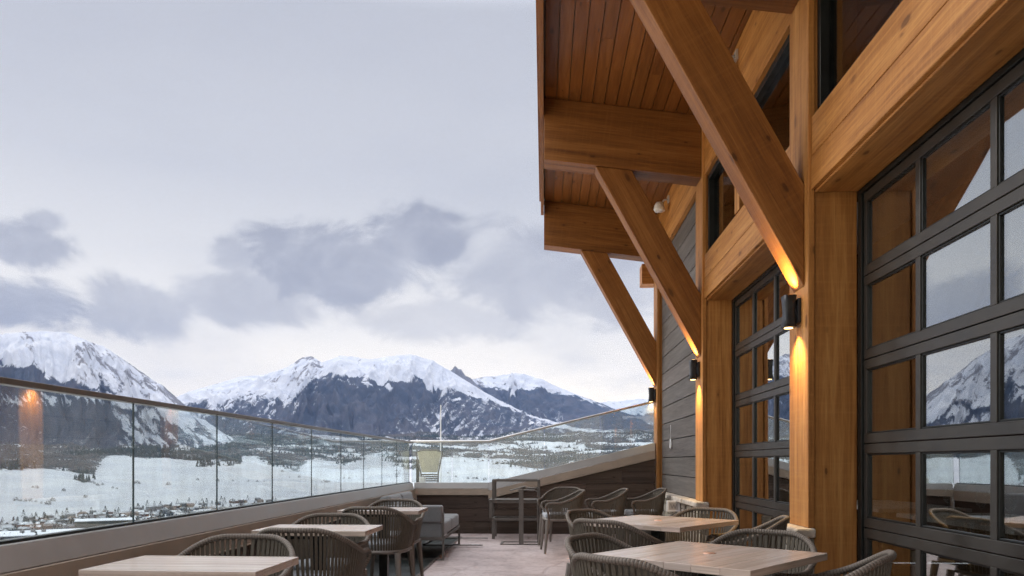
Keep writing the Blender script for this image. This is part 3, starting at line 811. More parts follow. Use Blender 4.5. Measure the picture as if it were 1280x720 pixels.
around(AC, 229, 0.72, 'rope armchair at the farther diagonal table, back turned, between both tables')
around(AC, 53, 0.86, 'rope armchair at the farther diagonal table, before the stone plinth')
around(AC, -16, 0.84, 'rope armchair at the farther diagonal table, before the far garage door')
chair(-1.45, 3.34, -90, 'rope armchair behind the nearest left table, facing the camera', GC)
chair(-1.33, 4.27, 86, 'rope armchair with its back turned at the middle left table', GC)
chair(-1.44, 4.86, -88, 'rope armchair with grey cushion behind the middle left table', GC)
chair(-1.38, 6.22, 86, 'rope armchair with its back turned at the left table next to the sofa', GC)
chair(-1.41, 6.90, -90, 'rope armchair behind the third left table, before the sofa', GC)
G2 = 'spare rope armchairs by the end wall'
chair(0.22, 9.70, 186, 'spare rope armchair in profile beside the grey metal stack', G2)
chair(0.24, 10.55, 250, 'spare rope armchair half hidden behind the profile one, facing the camera', G2)
chair(0.83, 10.25, 187, 'spare rope armchair in profile, middle of the row under the sloping cap', G2)
chair(1.36, 10.35, 188, 'spare rope armchair in profile beside the stone plinth', G2)

# sofa along the left parapet
so = tag(empty('lounge_sofa', (-1.58, 9.55, 0)), 'low grey outdoor sofa with thin metal frame against the left parapet', 'sofa')
x0, x1, y0, y1 = -0.40, 0.40, -0.80, 0.85
b = MB()
for yy in (y0, y1):
    for xx in (x0, x1): b.box((xx - .012, yy - .012, 0), (xx + .012, yy + .012, 0.56 if yy == y0 else 0.28), 2)
    if yy == y0: b.box((x0, yy - .0115, 0.545), (x1, yy + .0115, 0.562), 0)
    b.box((x0, yy - .0115, 0.235), (x1, yy + .0115, 0.275), 0); b.box((x0, yy - .0115, 0.0), (x1, yy + .0115, 0.018), 0)
for xx in (x0, x1): b.box((xx - .0112, y0, 0.24), (xx + .0112, y1, 0.27), 1)
b.box((x0 - .011, y0, 0.545), (x0 + .011, y1, 0.56), 1)
b.build('frame', 'stack', so, 0.002)
b = MB(); b.box((x0 + .02, y0 + .02, 0.275), (x1 + .0, 0.02, 0.44), 1); b.box((x0 + .02, 0.03, 0.275), (x1 + .0, y1 - .02, 0.44), 1); b.build('seat_cushion', 'sofa', so, 0.03, 3)
for yy in (y0 + .14, ):
    b = MB(); b.box((x0 + .02, y0 - .03, 0.44), (x1 - .01, y0 + .11, 0.645), 0); b.build('arm_cushion', 'sofa', so, 0.025, 3)
b = MB(); b.box((x0 + .02, y0 - .006, .277), (x1 - .02, y0 + .03, 0.55), 0); b.build('side_panel', 'sofa', so, 0.004)
for k, (ya, yb) in enumerate(((y0 + .14, 0.02), (0.04, y1 - .05))):
    b = MB(); c = Vector((x0 + .12, (ya + yb) / 2, 0.56)); t = R(14)
    b.obox(c, (0, (yb - ya) / 2, 0), (math.cos(t) * .075, 0, math.sin(t) * .075), (-math.sin(t) * .19, 0, math.cos(t) * .19)); b.build('back_cushion', 'sofa', so, 0.045, 3)
# steel floor loop sticking out past the sofa
b = MB()
for yy in (0, 0.95): b.box((-.5, yy - .025, 0.022), (0.32, yy + .025, 0.034), 0)
b.box((-.5, -.024, 0.0345), (-.46, .974, 0.046), 1)
tag(b.build('heater_base', 'stack', None, 0.002, 2, (-1.15, 10.15, 0)), 'flat steel floor bars sticking out beside the sofa foot', 'floor base')
b = MB(); b.box((0, 0, 0), (.1, .045, .004), 0)
tag(b.build('paper_tag', 'white', None, 0, 2, (-.98, 10.13, 0.0365)), 'white paper tag lying on the steel floor bar', 'paper tag')

# stacked grey metal tables by the end wall
def metal_table(x, y, z, w, d, h, label, t=0.045):
    e = tag(empty('metal_side_table', (x, y, z)), label, 'side table', 'grey metal tables stacked by the end wall')
    b = MB()
    for yy in (-d / 2, d / 2 - t): b.box((-w / 2, yy, h - t * .8), (w / 2, yy + t, h), 0)
    for xx in (-w / 2, w / 2 - t): b.box((xx, -d / 2 + t + .001, h - t * .8 + .001), (xx + t, d / 2 - t - .001, h - .001), 1)
    b.build('top_frame', 'stack', e, 0.003)
    for xx in (-w / 2, w / 2 - t):
        for yy in (-d / 2, d / 2 - t):
            b = MB(); b.box((xx, yy, 0), (xx + t, yy + t, h - t * .8 - .001), 2); b.build('leg', 'stack', e, 0.003)
    return e
SX, SY = -0.44, 11.45
metal_table(SX + .02, SY, 0, 0.72, 0.46, 0.315, 'grey metal side table at the bottom of the stack')
e = metal_table(SX, SY, 0.318, 0.76, 0.50, 0.262, 'grey metal side table in the middle of the stack, with solid top')
b = MB(); b.box((-.39, -.26, .263), (.39, .26, .275), 0); b.build('shelf', 'stack', e, 0.002)
metal_table(SX + .02, SY, 0.595, 0.72, 0.44, 0.30, 'open grey metal frame at the top of the stack', 0.04)
ct = tag(empty('c_side_table', (-.33, 10.62, 0)), 'tall thin metal C-shaped side table standing before the stacked tables', 'side table')
b = MB(); w, d = .56, .34
b.box((-w / 2, -d / 2, 0), (w / 2, -d / 2 + .03, .016), 0); b.box((-w / 2, d / 2 - .03, 0), (w / 2, d / 2, .016), 0)
for xx in (-w / 2, w / 2 - .03): b.box((xx, -d / 2 + .0305, 0), (xx + .03, d / 2 - .0305, .0155), 1)
b.build('base', 'stack', ct, 0.002)
b = MB(); b.box((-.02, -d / 2 + .002, .0165), (.045, -d / 2 + .022, .775), 2); b.build('post', 'stack', ct, 0.002)
b = MB(); b.tube([(.25, -.12, .016), (.25, -.12, .70), (.24, -.12, .74), (.2, -.12, .76), (-.04, -.12, .765)], 0.011, 8)
b.tube([(.27, .10, .016), (.27, .10, .72), (.26, .10, .76), (.22, .10, .78), (-.03, .10, .785)], 0.011, 8); b.build('rods', 'stack', ct)
b = MB(); b.obox((-.04, 0, .782), (.11, 0, .03), (0, .12, 0), (0, 0, .006)); b.build('tray', 'stack', ct, 0.002)

# ================================================================== LANDSCAPE
def vhash(ix, iy, seed):
    h = (ix.astype(np.int64) * 374761393 + iy.astype(np.int64) * 668265263 + seed * 974711) & 0xFFFFFFFF
    h = ((h ^ (h >> 13)) * 1274126177) & 0xFFFFFFFF
    return ((h ^ (h >> 16)) & 0xFFFF) / 65535.0
def vn(x, y, seed=0):
    xi = np.floor(x); yi = np.floor(y); fx = x - xi; fy = y - yi
    fx = fx * fx * fx * (fx * (fx * 6 - 15) + 10); fy = fy * fy * fy * (fy * (fy * 6 - 15) + 10)
    a = vhash(xi, yi, seed); b_ = vhash(xi + 1, yi, seed); c = vhash(xi, yi + 1, seed); d = vhash(xi + 1, yi + 1, seed)
    return a + (b_ - a) * fx + (c - a) * fy + (a - b_ - c + d) * fx * fy
def fbm(x, y, o=5, seed=0, g=0.5):
    s = 0; a = 1; t = 0
    for i in range(o):
        s = s + a * vn(x, y, seed + i * 17); t += a; a *= g; x, y = x * 2.03 * .8 - y * 2.03 * .6 + 5.3, x * 2.03 * .6 + y * 2.03 * .8 + 1.7
    return s / t
def ridged(x, y, o=5, seed=0, g=0.55):
    s = 0; a = 1; t = 0
    for i in range(o):
        n = 1 - np.abs(2 * vn(x, y, seed + i * 31) - 1); s = s + a * n * n; t += a; a *= g
        x, y = x * 2.07 * .8 - y * 2.07 * .6 + 2.1, x * 2.07 * .6 + y * 2.07 * .8 + 8.7
    return s / t
def sst(x, a, b_): t = np.clip((x - a) / (b_ - a), 0, 1); return t * t * (3 - 2 * t)
RIDGES = [   # crest distance, front width, skyline (u,v), treeline (u,v)
    (5200, 1750, [(-700, 520), (-400, 470), (-150, 432), (-60, 424), (0, 416), (20, 414), (50, 413), (75, 414), (100, 421), (130, 432), (160, 450), (190, 472), (215, 490), (240, 512), (300, 560), (420, 640)],
     [(-700, 540), (0, 452), (28, 449), (52, 452), (58, 478), (68, 463), (85, 474), (110, 473), (130, 476), (150, 494), (200, 520), (260, 560)], 3),
    (7600, 2900, [(150, 560), (200, 506), (235, 489), (260, 482), (295, 472), (330, 468), (360, 458), (378, 447), (390, 445), (402, 452), (425, 443), (445, 446), (460, 448), (500, 443), (520, 443), (540, 450), (560, 462), (580, 473), (605, 489), (650, 512), (700, 530), (800, 560)],
     [(150, 530), (240, 512), (300, 506), (340, 500), (372, 488), (392, 470), (420, 472), (450, 475), (470, 481), (490, 480), (518, 468), (528, 471), (536, 484), (570, 490), (620, 505), (700, 535)], 11),
    (8100, 500, [(540, 520), (556, 474), (562, 463), (566, 460), (569, 455), (573, 460), (577, 461), (582, 469), (588, 472), (600, 484), (630, 520)], [(500, 560), (700, 560)], 23),
    (9200, 2900, [(560, 500), (590, 474), (605, 471), (620, 469), (645, 466), (665, 470), (700, 484), (740, 500), (780, 515), (840, 535), (950, 560)],
     [(560, 492), (600, 484), (640, 486), (690, 487), (740, 500), (800, 515)], 37),
    (12500, 2500, [(600, 530), (700, 510), (730, 503), (755, 501), (775, 500), (800, 497), (830, 499), (900, 492), (1000, 500), (1300, 520)],
     [(600, 520), (1300, 515)], 51)]
def z_of(u, v, r): return EYE + (HV - v) / F * r * np.cos(np.arctan((u - CU) / F))
def terrain(x, y):
    """height, forest cover, rock, scrub tint at world points (arrays)"""
    r = np.hypot(x, y); al = np.arctan2(x, y)
    u = CU + F * np.tan(np.clip(al + TH, -1.25, 1.25))
    uc = np.clip(u, -700, 1300)
    sh = np.interp(uc, [0, 320, 480, 700], [0, 330, 250, 60])
    rr = r - sh * sst(r, 500, 1300) * (1 - sst(r, 2500, 3600))
    base = np.interp(rr, [0, 60, 200, 500, 1150, 1300, 1800, 2300, 2800, 3500, 4200, 5000, 7000, 9000, 14000],
                     [-20, -26, -45, -74, -82, -74, -46, -20, 12, 70, 135, 190, 300, 330, 300])
    hill = (fbm(x / 900, y / 900, 5, 5) - 0.5)
    base = base + hill * np.interp(r, [800, 1400, 2500, 4500], [2, 10, 60, 130])
    base = base + (ridged(x / 420, y / 420, 4, 9) - 0.5) * np.interp(r, [1800, 2600, 4500], [0, 14, 40])
    wav = fbm(x / 330 + y / 900, y / 420, 4, 410) - .5
    base = base + wav * 34 * sst(rr, 1250, 1600) * (1 - sst(rr, 2600, 3200)) + (ridged(x / 160 + y / 300, y / 260, 4, 420) - .5) * 7 * sst(rr, 1250, 1500) * (1 - sst(rr, 2600, 3200))
    h = base; dom = np.full(x.shape, -1); frac = np.zeros(x.shape)
    for k, (rc, w, sky, tl, sd) in enumerate(RIDGES):
        H = z_of(uc, np.interp(uc, *zip(*sky)), rc)
        rcx = rc + (fbm(uc / 60, uc * 0 + sd, 3, sd) - 0.5) * 500
        H = H * 1.0 * (rcx / rc)
        t = (rcx - r) / w
        # spurs running down the front
        ang = uc / 26.0 + (fbm(x / 700, y / 700, 3, sd + 3) - .5) * 2.2
        spur = ridged(ang, r / 2600.0, 4, sd + 5, .5)
        rg = ridged(x / 520, y / 520, 6, sd + 7, 0.55)
        s = 1 - t
        front = np.clip(s, 0, 1)
        env = np.clip(t, 0, 1) ** 0.7 * np.clip(s, 0, 1) ** 0.6 * 2.0
        z = base * (1 - front ** 1.25) + H * front ** 1.25
        z = z + (H - base) * env * ((spur - 0.5) * 0.34 + (rg - 0.5) * 0.22)
        z = z + (rg - 0.62) * 26 * sst(front, .75, 1.0)
        z = np.where(t < 0, H + t * w * 1.0 * 0.7 + (rg - 0.62) * 26 * np.exp(t * 6), z)
        z = np.where(s <= 0, -500, z)
        up = z > h + 0.5
        h = np.where(up, z, h); dom = np.where(up, k, dom); frac = np.where(up, front, frac)
    # ---- cover
    n1 = fbm(x / 260, y / 260, 5, 77); n2 = fbm(x / 60, y / 60, 4, 91)
    nl = fbm(x / 620 + 3, y / 190, 4, 61)
    edge = np.interp(uc, [-200, 0, 80, 100, 118, 132, 160, 182, 230, 292, 306, 322, 340, 372, 392, 430, 470, 520, 560, 640, 760],
                     [2300, 2250, 2300, 1960, 2050, 2850, 2950, 2600, 2500, 2180, 2850, 2900, 2300, 2300, 2750, 2500, 2900, 2300, 2650, 2250, 2500])
    edge = edge + (fbm(x / 210, y / 210, 5, 300, .6) - .5) * 1100
    meadow = sst(rr, edge - 130, edge + 160)
    snowy = np.interp(uc, [0, 250, 420, 560, 760, 900], [-0.06, -0.08, -0.02, 0.06, 0.02, 0.02])
    fo = sst(nl * .55 + n1 * .45 + (n2 - .5) * .35 - snowy, 0.34, 0.50) * meadow * (.62 + .3 * sst(n2, .38, .58))
    fo = np.where(r > 4300, np.maximum(fo, 0.5), fo)
    town = sst(r, 600, 800) * (1 - sst(rr, 1180, 1260)) * (1 - sst(uc, 330, 420))
    rock = town * (0.45 + 0.45 * sst(n2, .42, .6))
    vv = HV - (h - EYE) / np.maximum(r * np.cos(al + TH), 50) * F
    for k, (rc, w, sky, tl, sd) in enumerate(RIDGES):
        m = dom == k
        zt = z_of(uc, np.interp(uc, *zip(*tl)), r)
        dz = (zt - h) + (n1 - .5) * 170 + (n2 - .5) * 110
        f = sst(dz, -30, 40)
        # streaks that follow the fall line of each face
        cdir = [0.9, -1.0, .6, .5, .4][k]
        q = uc - cdir * vv + (n1 - .5) * 16; ql = uc * cdir + vv
        st = ridged(q / 9.0, ql / 46.0, 5, sd + 40, .6)
        st2 = fbm(q / 4.2, ql / 17.0, 4, sd + 44, .6)
        g2 = fbm(x / 70, y / 70, 5, sd + 60, .65)
        low = sst(dz, 90, 330)
        gaps = sst(g2 * .72 + st2 * .28 + low * .05, 0.53, 0.70)
        gk = [.35, .25 + .75 * sst(uc, 470, 560), 1, .7, 1][k]
        f = f * (1 - gaps * (0.22 + 0.42 * low) * gk) * (1 - .14 * low)
        if k == 1:
            str_ = sst(400 - uc + (n1 - .5) * 40, -12, 30)
            f = f * (1 - str_) + str_ * sst(st * .62 + st2 * .38 + np.clip(vv - 470, -30, 60) / 260, .40, .62) * sst(dz, -120, 60) * .95
            sr = sst(uc, 520, 545) * sst(dz, -60, 40)
            f = f * (1 - .4 * sr * sst(st2, .48, .62))
        if k == 0:
            sh_ = sst(uc + (n1 - .5) * 50, 125, 175)
            f = f * (1 - sh_) + sh_ * sst(st * .6 + st2 * .4, .26, .62) * sst(dz, -150, 0) * .95
            f = np.where((vv > 488), f * (1 - .75 * sst(st2, .47, .58) * sst(vv, 486, 492) * (1 - sst(vv, 503, 512))), f)
        fo = np.where(m, f, fo)
        rk = ridged(x / 190, y / 190, 5, sd + 80, .6)
        loc = 0.5 + 0 * uc
        if k == 0: loc = np.interp(uc, [-100, 20, 28, 42, 50, 84, 96, 170, 230], [.35, .35, .72, .72, .1, .1, .84, .95, .95])
        if k == 1: loc = np.interp(uc, [230, 340, 362, 372, 395, 408, 422, 436, 465, 480, 540, 600], [.55, .62, .72, .98, .98, .4, .5, .58, .5, .15, .08, .3])
        if k == 2: loc = 1.5 + 0 * uc
        if k == 3: loc = np.interp(uc, [590, 640, 655, 760], [.75, .65, .3, .25])
        nearcrest = sst(vv - np.interp(uc, *zip(*sky)), 60, 4) * .08
        rockm = sst(st * .42 + st2 * .26 + rk * .28 + (n2 - .5) * .2 + loc * .36 + nearcrest, 0.68, 1.0)
        rock = np.where(m, rockm, rock)
    return h, np.clip(fo, 0, 1), np.clip(rock, 0, 1), np.where(dom >= 0, 1.0, 0.0)

al = np.radians(np.arange(-62, 34, 0.055))
rs = np.concatenate([np.linspace(40, 1150, 46), np.linspace(1165, 4400, 170), np.linspace(4412, 9400, 330), np.linspace(9450, 13500, 60)])
A, RR = np.meshgrid(al, rs)
X = (np.sin(A) * RR); Y = (np.cos(A) * RR)
Hh, FO, RK, DM = terrain(X.ravel(), Y.ravel())
nr, na = A.shape
me = bpy.data.meshes.new('mountains')
co = np.stack([X.ravel(), Y.ravel(), Hh], 1)
idx = np.arange(nr * na).reshape(nr, na)
quads = np.stack([idx[:-1, :-1], idx[:-1, 1:], idx[1:, 1:], idx[1:, :-1]], -1).reshape(-1, 4)[:, ::-1]
me.vertices.add(len(co)); me.vertices.foreach_set('co', co.ravel().astype(np.float32))
me.loops.add(quads.size); me.loops.foreach_set('vertex_index', quads.ravel().astype(np.int32))
me.polygons.add(len(quads)); me.polygons.foreach_set('loop_start', np.arange(0, quads.size, 4, dtype=np.int32))
me.polygons.foreach_set('use_smooth', np.ones(len(quads), dtype=bool))
me.update(); me.validate()
for nm, arr in (('forest', FO), ('rock', RK), ('alpine', DM)):
    at = me.attributes.new(nm, 'FLOAT', 'POINT'); at.data.foreach_set('value', arr.astype(np.float32))

def terrain_mat():
    m, nt, out = new_mat('snowy_terrain'); b = NB(nt)
    tc = b.n('ShaderNodeTexCoord'); v = tc.outputs['Object']
    att = lambda n: b.n('ShaderNodeAttribute', attribute_name=n).outputs['Fac']
    n1 = b.noise(v, 0.034, 8, 0.85); n2 = b.noise(v, 0.006, 4, 0.6); n3 = b.noise(v, 0.09, 4, 0.7)
    fo = b.smooth(b.math('ADD', att('forest'), b.math('MULTIPLY', b.math('SUBTRACT', n1, 0.5), 2.3)), 0.34, 0.66)
    rk = b.smooth(b.math('ADD', att('rock'), b.math('MULTIPLY', b.math('SUBTRACT', n1, 0.5), 2.0)), 0.45, 0.85)
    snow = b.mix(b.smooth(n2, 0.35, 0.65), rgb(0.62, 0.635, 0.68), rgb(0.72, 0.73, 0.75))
    nt2 = b.noise(b.vmath('MULTIPLY', v, (0.006, 0.022, 0.01)), 1.0, 7, 0.7, 1.5)
    grass = b.math('MAXIMUM', b.smooth(n3, 0.60, 0.78, 0, 0.30), b.smooth(nt2, 0.56, 0.72, 0, 0.42))
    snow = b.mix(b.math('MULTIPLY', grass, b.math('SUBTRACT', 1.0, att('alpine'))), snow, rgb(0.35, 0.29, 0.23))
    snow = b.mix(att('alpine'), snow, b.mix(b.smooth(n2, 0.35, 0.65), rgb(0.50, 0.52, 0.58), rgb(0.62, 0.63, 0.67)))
    rock = b.mix(b.smooth(n3, 0.35, 0.7), rgb(0.07, 0.065, 0.075), rgb(0.20, 0.18, 0.19))
    c = b.mix(b.math('MULTIPLY', rk, 0.85), snow, rock)
    fcol_hi = b.mix(b.smooth(n2, 0.42, 0.6), rgb(0.008, 0.016, 0.036), rgb(0.034, 0.034, 0.052))  # far forest: navy of the distant haze put into the colour
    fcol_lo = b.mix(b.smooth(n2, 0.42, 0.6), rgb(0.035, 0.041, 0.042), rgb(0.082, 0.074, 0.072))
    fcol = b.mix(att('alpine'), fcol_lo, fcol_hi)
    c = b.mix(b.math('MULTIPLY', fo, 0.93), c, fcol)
    p = b.bsdf(c, 0.9, 0, b.bump(n1, 0.8, 12.0), 0.1)
    nt.links.new(p.outputs[0], out.inputs[0]); return m
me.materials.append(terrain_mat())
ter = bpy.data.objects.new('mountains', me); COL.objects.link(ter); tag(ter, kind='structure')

# woods on the hills below the peaks: one object of many small trees
def tree_tint_mat():
    m, nt, out = new_mat('woodland'); b = NB(nt)
    at = b.n('ShaderNodeAttribute', attribute_name='tint')
    p = b.bsdf(at.outputs['Color'], 0.95, 0, None, 0.1); nt.links.new(p.outputs[0], out.inputs[0]); return m
M['wood'] = tree_tint_mat()
rng = np.random.default_rng(5)
n = 190000
r_ = np.sqrt(rng.uniform(1500 ** 2, 5000 ** 2, n)); a_ = np.radians(rng.uniform(-50, 16, n))
tx, ty = np.sin(a_) * r_, np.cos(a_) * r_
th_, tf, _, td = terrain(tx, ty)
keep = (rng.uniform(0, 1, n) < tf ** 1.3 * 0.75) & (td < .5)
tx, ty, tz, tr = tx[keep], ty[keep], th_[keep], r_[keep]
nt_ = len(tx); hh = rng.uniform(7, 17, nt_); ww = hh * rng.uniform(.16, .26, nt_)
dec = fbm(tx / 300, ty / 300, 3, 200) + rng.uniform(-.1, .1, nt_) > 0.52
ww = np.where(dec, hh * .33, ww); hh = np.where(dec, hh * .7, hh)
ks = 5; vs = np.zeros((nt_, ks + 1, 3)); ang = np.arange(ks) * 2 * PI / ks
vs[:, :ks, 0] = tx[:, None] + ww[:, None] * np.cos(ang); vs[:, :ks, 1] = ty[:, None] + ww[:, None] * np.sin(ang)
vs[:, :ks, 2] = tz[:, None] + np.where(dec, hh * .45, hh * .06)[:, None]; vs[:, ks] = np.stack([tx, ty, tz + hh], 1)
fi = (np.arange(nt_) * (ks + 1))[:, None, None] + np.stack([np.arange(ks), (np.arange(ks) + 1) % ks, np.full(ks, ks)], 1)[None]
fi = fi.reshape(-1, 3)
wm = bpy.data.meshes.new('woods'); wm.vertices.add(nt_ * (ks + 1)); wm.vertices.foreach_set('co', vs.reshape(-1).astype(np.float32))
wm.loops.add(fi.size); wm.loops.foreach_set('vertex_index', fi.ravel().astype(np.int32))
wm.polygons.add(len(fi)); wm.polygons.foreach_set('loop_start', np.arange(0, fi.size, 3, dtype=np.int32)); wm.update(); wm.validate()
tc_ = np.where(dec[:, None], np.array([[.092, .080, .074]]), np.array([[.036, .046, .042]])) * rng.uniform(.7, 1.35, (nt_, 1))
ca = wm.color_attributes.new('tint', 'FLOAT_COLOR', 'POINT')
ca.data.foreach_set('color', np.concatenate([np.repeat(tc_, ks + 1, 0), np.ones((nt_ * (ks + 1), 1))], 1).ravel().astype(np.float32))
wm.materials.append(M['wood']); wo = bpy.data.objects.new('woods', wm); COL.objects.link(wo)
tag(wo, 'mixed dark conifer and bare brown woods on the snowy hills', 'woods', None, 'stuff')
print('woods', nt_)

# ---- single bushes on the open snowfield, houses of the town
def gz(x, y): return float(terrain(np.array([x], float), np.array([y], float))[0][0])
def polar(u, r):
    a = math.atan((u - CU) / F) - TH; return math.sin(a) * r, math.cos(a) * r
bm_ = []
for kk in range(4):
    b = MB()
    for i in range(130):
        a = random.uniform(0, 2 * PI); rr_ = math.sqrt(random.random()) * 3.4; zz = random.uniform(.2, 3.6) * (1 - (rr_ / 4.6) ** 2)
        c = Vector((math.cos(a) * rr_, math.sin(a) * rr_, zz)); s_ = random.uniform(.35, .8)
        q = [c + Vector((random.uniform(-1, 1), random.uniform(-1, 1), random.uniform(-.8, 1))) * s_ for _ in range(3)]
        i0 = len(b.v); b.v += q; k_ = random.uniform(.6, 1.4); b.face([i0, i0 + 1, i0 + 2], None, 0, (.085 * k_, .075 * k_, .062 * k_))
    bm_.append(b)
bush_meshes = []
for i in range(4):
    o = bm_[i].build('snow_bush', 'wood'); bush_meshes.append(o)
spots = [(118, 1900), (128, 1880), (122, 1830), (168, 1980), (171, 1985), (174, 1970), (141, 1780), (146, 1770), (41, 1800), (46, 1790), (66, 1560), (107, 1610), (20, 1600), (26, 1590), (32, 1575), (38, 1565), (45, 1540), (52, 1510), (60, 1480),
         (291, 2200), (310, 2150), (322, 2120), (330, 2180), (362, 2250), (374, 2230), (402, 2060), (408, 2050), (412, 2070), (405, 2140), (430, 2200), (437, 2180), (445, 2250), (570, 2150), (585, 2100), (592, 2120), (596, 2110), (606, 2080), (623, 2060), (560, 2300), (80, 1750), (210, 1900), (247, 2000), (272, 1950)]
for i, (u_, r0) in enumerate(spots):
    src = bush_meshes[i % 4]; o = src if i < 4 else src.copy()
    if i >= 4: COL.objects.link(o)
    x, y = polar(u_, r0); o.location = (x, y, gz(x, y) - .3); o.rotation_euler.z = random.uniform(0, 6)
    s_ = random.uniform(.7, 1.6); o.scale = (s_ * .95, s_ * .95, s_ * 1.6)
    tag(o, 'small bare bush standing alone on the open snowfield', 'bush', 'bushes on the open snowfield')
roofm = plain_mat('snowy_roof', (0.72, 0.74, 0.78), 0.8)
roofs = [plain_mat('house_roof_%s' % n_, c_, 0.8, 0, .5, .25) for n_, c_ in (('a', (.14, .12, .11)), ('b', (.40, .41, .43)), ('c', (.22, .17, .14)), ('d', (.60, .61, .63)), ('e', (.20, .21, .22)))]
wallc = [plain_mat('house_wall_%s' % n_, c_, 0.8) for n_, c_ in (('brown', (.16, .10, .07)), ('grey', (.22, .21, .21)), ('tan', (.32, .25, .19)), ('red', (.15, .075, .055)), ('slate', (.10, .12, .14)))]
M['pane_dark'] = plain_mat('house_window', (.03, .035, .04), .2)
houses = []
for k in range(5):
    b = MB(); w, d, h = random.uniform(4, 6.5), random.uniform(4.5, 8), random.uniform(4.5, 7.5); rh = random.uniform(2, 3.4)
    b.box((-w, -d, -3), (w, d, h), 2, 0)
    b.prism([(-w - .7, -d - .7, h - .2), (w + .7, -d - .7, h - .2), (0, -d - .7, h + rh)], (0, 2 * d + 1.4, 0), 1)
    for xx in (-w * .55, w * .1, w * .55):
        for zz in (1.2, h - 2.6):
            b.box((xx - .7, -d - .06, zz), (xx + .7, -d + .05, zz + 1.4), 0, 2)
    for yy in (-d * .5, d * .2):
        b.box((w - .05, yy, 1.4), (w + .06, yy + 1.5, 2.9), 1, 2)
    houses.append(b.build('town_house', [wallc[k], roofs[k], 'pane_dark']))
cnt = 0; rd = random.Random(3)
while cnt < 230:
    u_ = rd.uniform(-30, 345); rlo = 800 + max(0, u_) * 1.2; r0 = rd.uniform(rlo, 1180 + max(0, u_) / 320 * 420)
    if u_ < 175 and r0 < 1010: continue
    k = cnt % 5; o = houses[k] if cnt < 5 else houses[k].copy()
    if cnt >= 5: COL.objects.link(o)
    x, y = polar(u_, r0); o.location = (x, y, gz(x, y)); o.rotation_euler.z = rd.uniform(0, 2 * PI)
    s_ = rd.uniform(.6, 1.0); o.scale = (s_, s_, s_)
    nmz = ['brown', 'grey', 'tan', 'red-brown', 'slate'][k]
    tag(o, 'small %s gable-roofed house in the valley town' % nmz, 'house', 'houses of the valley town'); cnt += 1
def hall(u_, r0, L, D, Hh_, mat, label, vents=0):
    x, y = polar(u_, r0); a = math.atan2(x, y)
    e = tag(empty('flat_roof_hall', (x, y, gz(x, y)), -a), label, 'building')
    b = MB(); b.box((-L / 2, -D / 2, -6), (L / 2, D / 2, Hh_), 0); b.build('wall', mat, e)
    b = MB(); b.box((-L / 2 - .5, -D / 2 - .5, Hh_ + .01), (L / 2 + .5, D / 2 + .5, Hh_ + .7), 0); b.build('roof', roofm, e)
    for k in range(vents):
        b = MB(); b.box((-2, -2, 0), (2, 2, 2.2), 0); o = b.build('roof_vent', wallc[1], e); o.location = (-L / 4 + k * 9, 4, Hh_ + .7)
hall(62, 880, 92, 60, 9.5, wallc[4], 'big dark hall with a snow-covered flat roof at the near edge of town', 3)
hall(132, 1010, 62, 40, 12, plain_mat('green_hall', (.055, .065, .05), .8), 'dark green flat-roofed hall behind the big snowy roof')
# clump of town trees
tb = []
for kk in range(3):
    b = MB(); hgt = random.uniform(10, 15)
    for i in range(300):
        t = random.random() ** .8; rad = (1 - t) * hgt * .33 * random.uniform(.4, 1.05); a = random.uniform(0, 2 * PI)
        c = Vector((math.cos(a) * rad, math.sin(a) * rad, hgt * (.08 + .92 * t))); s_ = random.uniform(.4, .9)
        q = [c + Vector((random.uniform(-1, 1), random.uniform(-1, 1), random.uniform(-.9, .5))) * s_ for _ in range(3)]
        i0 = len(b.v); b.v += q; k_ = random.uniform(.6, 1.4); b.face([i0, i0 + 1, i0 + 2], None, 0, (.035 * k_, .045 * k_, .04 * k_))
    b.tube([(0, 0, -.5), (0, 0, hgt * .9)], [.28, .04], 5); tb.append(b)
tso = [b.build('pine_tree', 'wood') for b in tb]
for i in range(270):
    u_ = rd.uniform(-30, 345); r0 = rd.uniform(700 + max(0, u_) * 1.3, 1230 + max(0, u_) / 320 * 430)
    o = tso[i % 3] if i < 3 else tso[i % 3].copy()
    if i >= 3: COL.objects.link(o)
    x, y = polar(u_, r0); o.location = (x, y, gz(x, y)); s_ = rd.uniform(.5, 1.1); o.scale = (s_ * 1.2, s_ * 1.2, s_); o.rotation_euler.z = rd.uniform(0, 6)
    tag(o, 'dark pine tree among the valley town houses', 'tree', 'pines among the town houses')

# ================================================================== AIR
hz, nt, out = new_mat('valley_haze'); b = NB(nt)
pv = b.n('ShaderNodeVolumePrincipled'); pv.inputs['Color'].default_value = rgb(0.36, 0.55, 1.0)
pv.inputs['Density'].default_value = 3.0e-5; pv.inputs['Anisotropy'].default_value = 0.0
nt.links.new(pv.outputs[0], out.inputs['Volume'])
b = MB(); b.box((-13800, -600, -140), (9000, 13900, 1650)); hb = b.build('haze', hz); tag(hb, kind='stuff'); hb.display_type = 'WIRE'

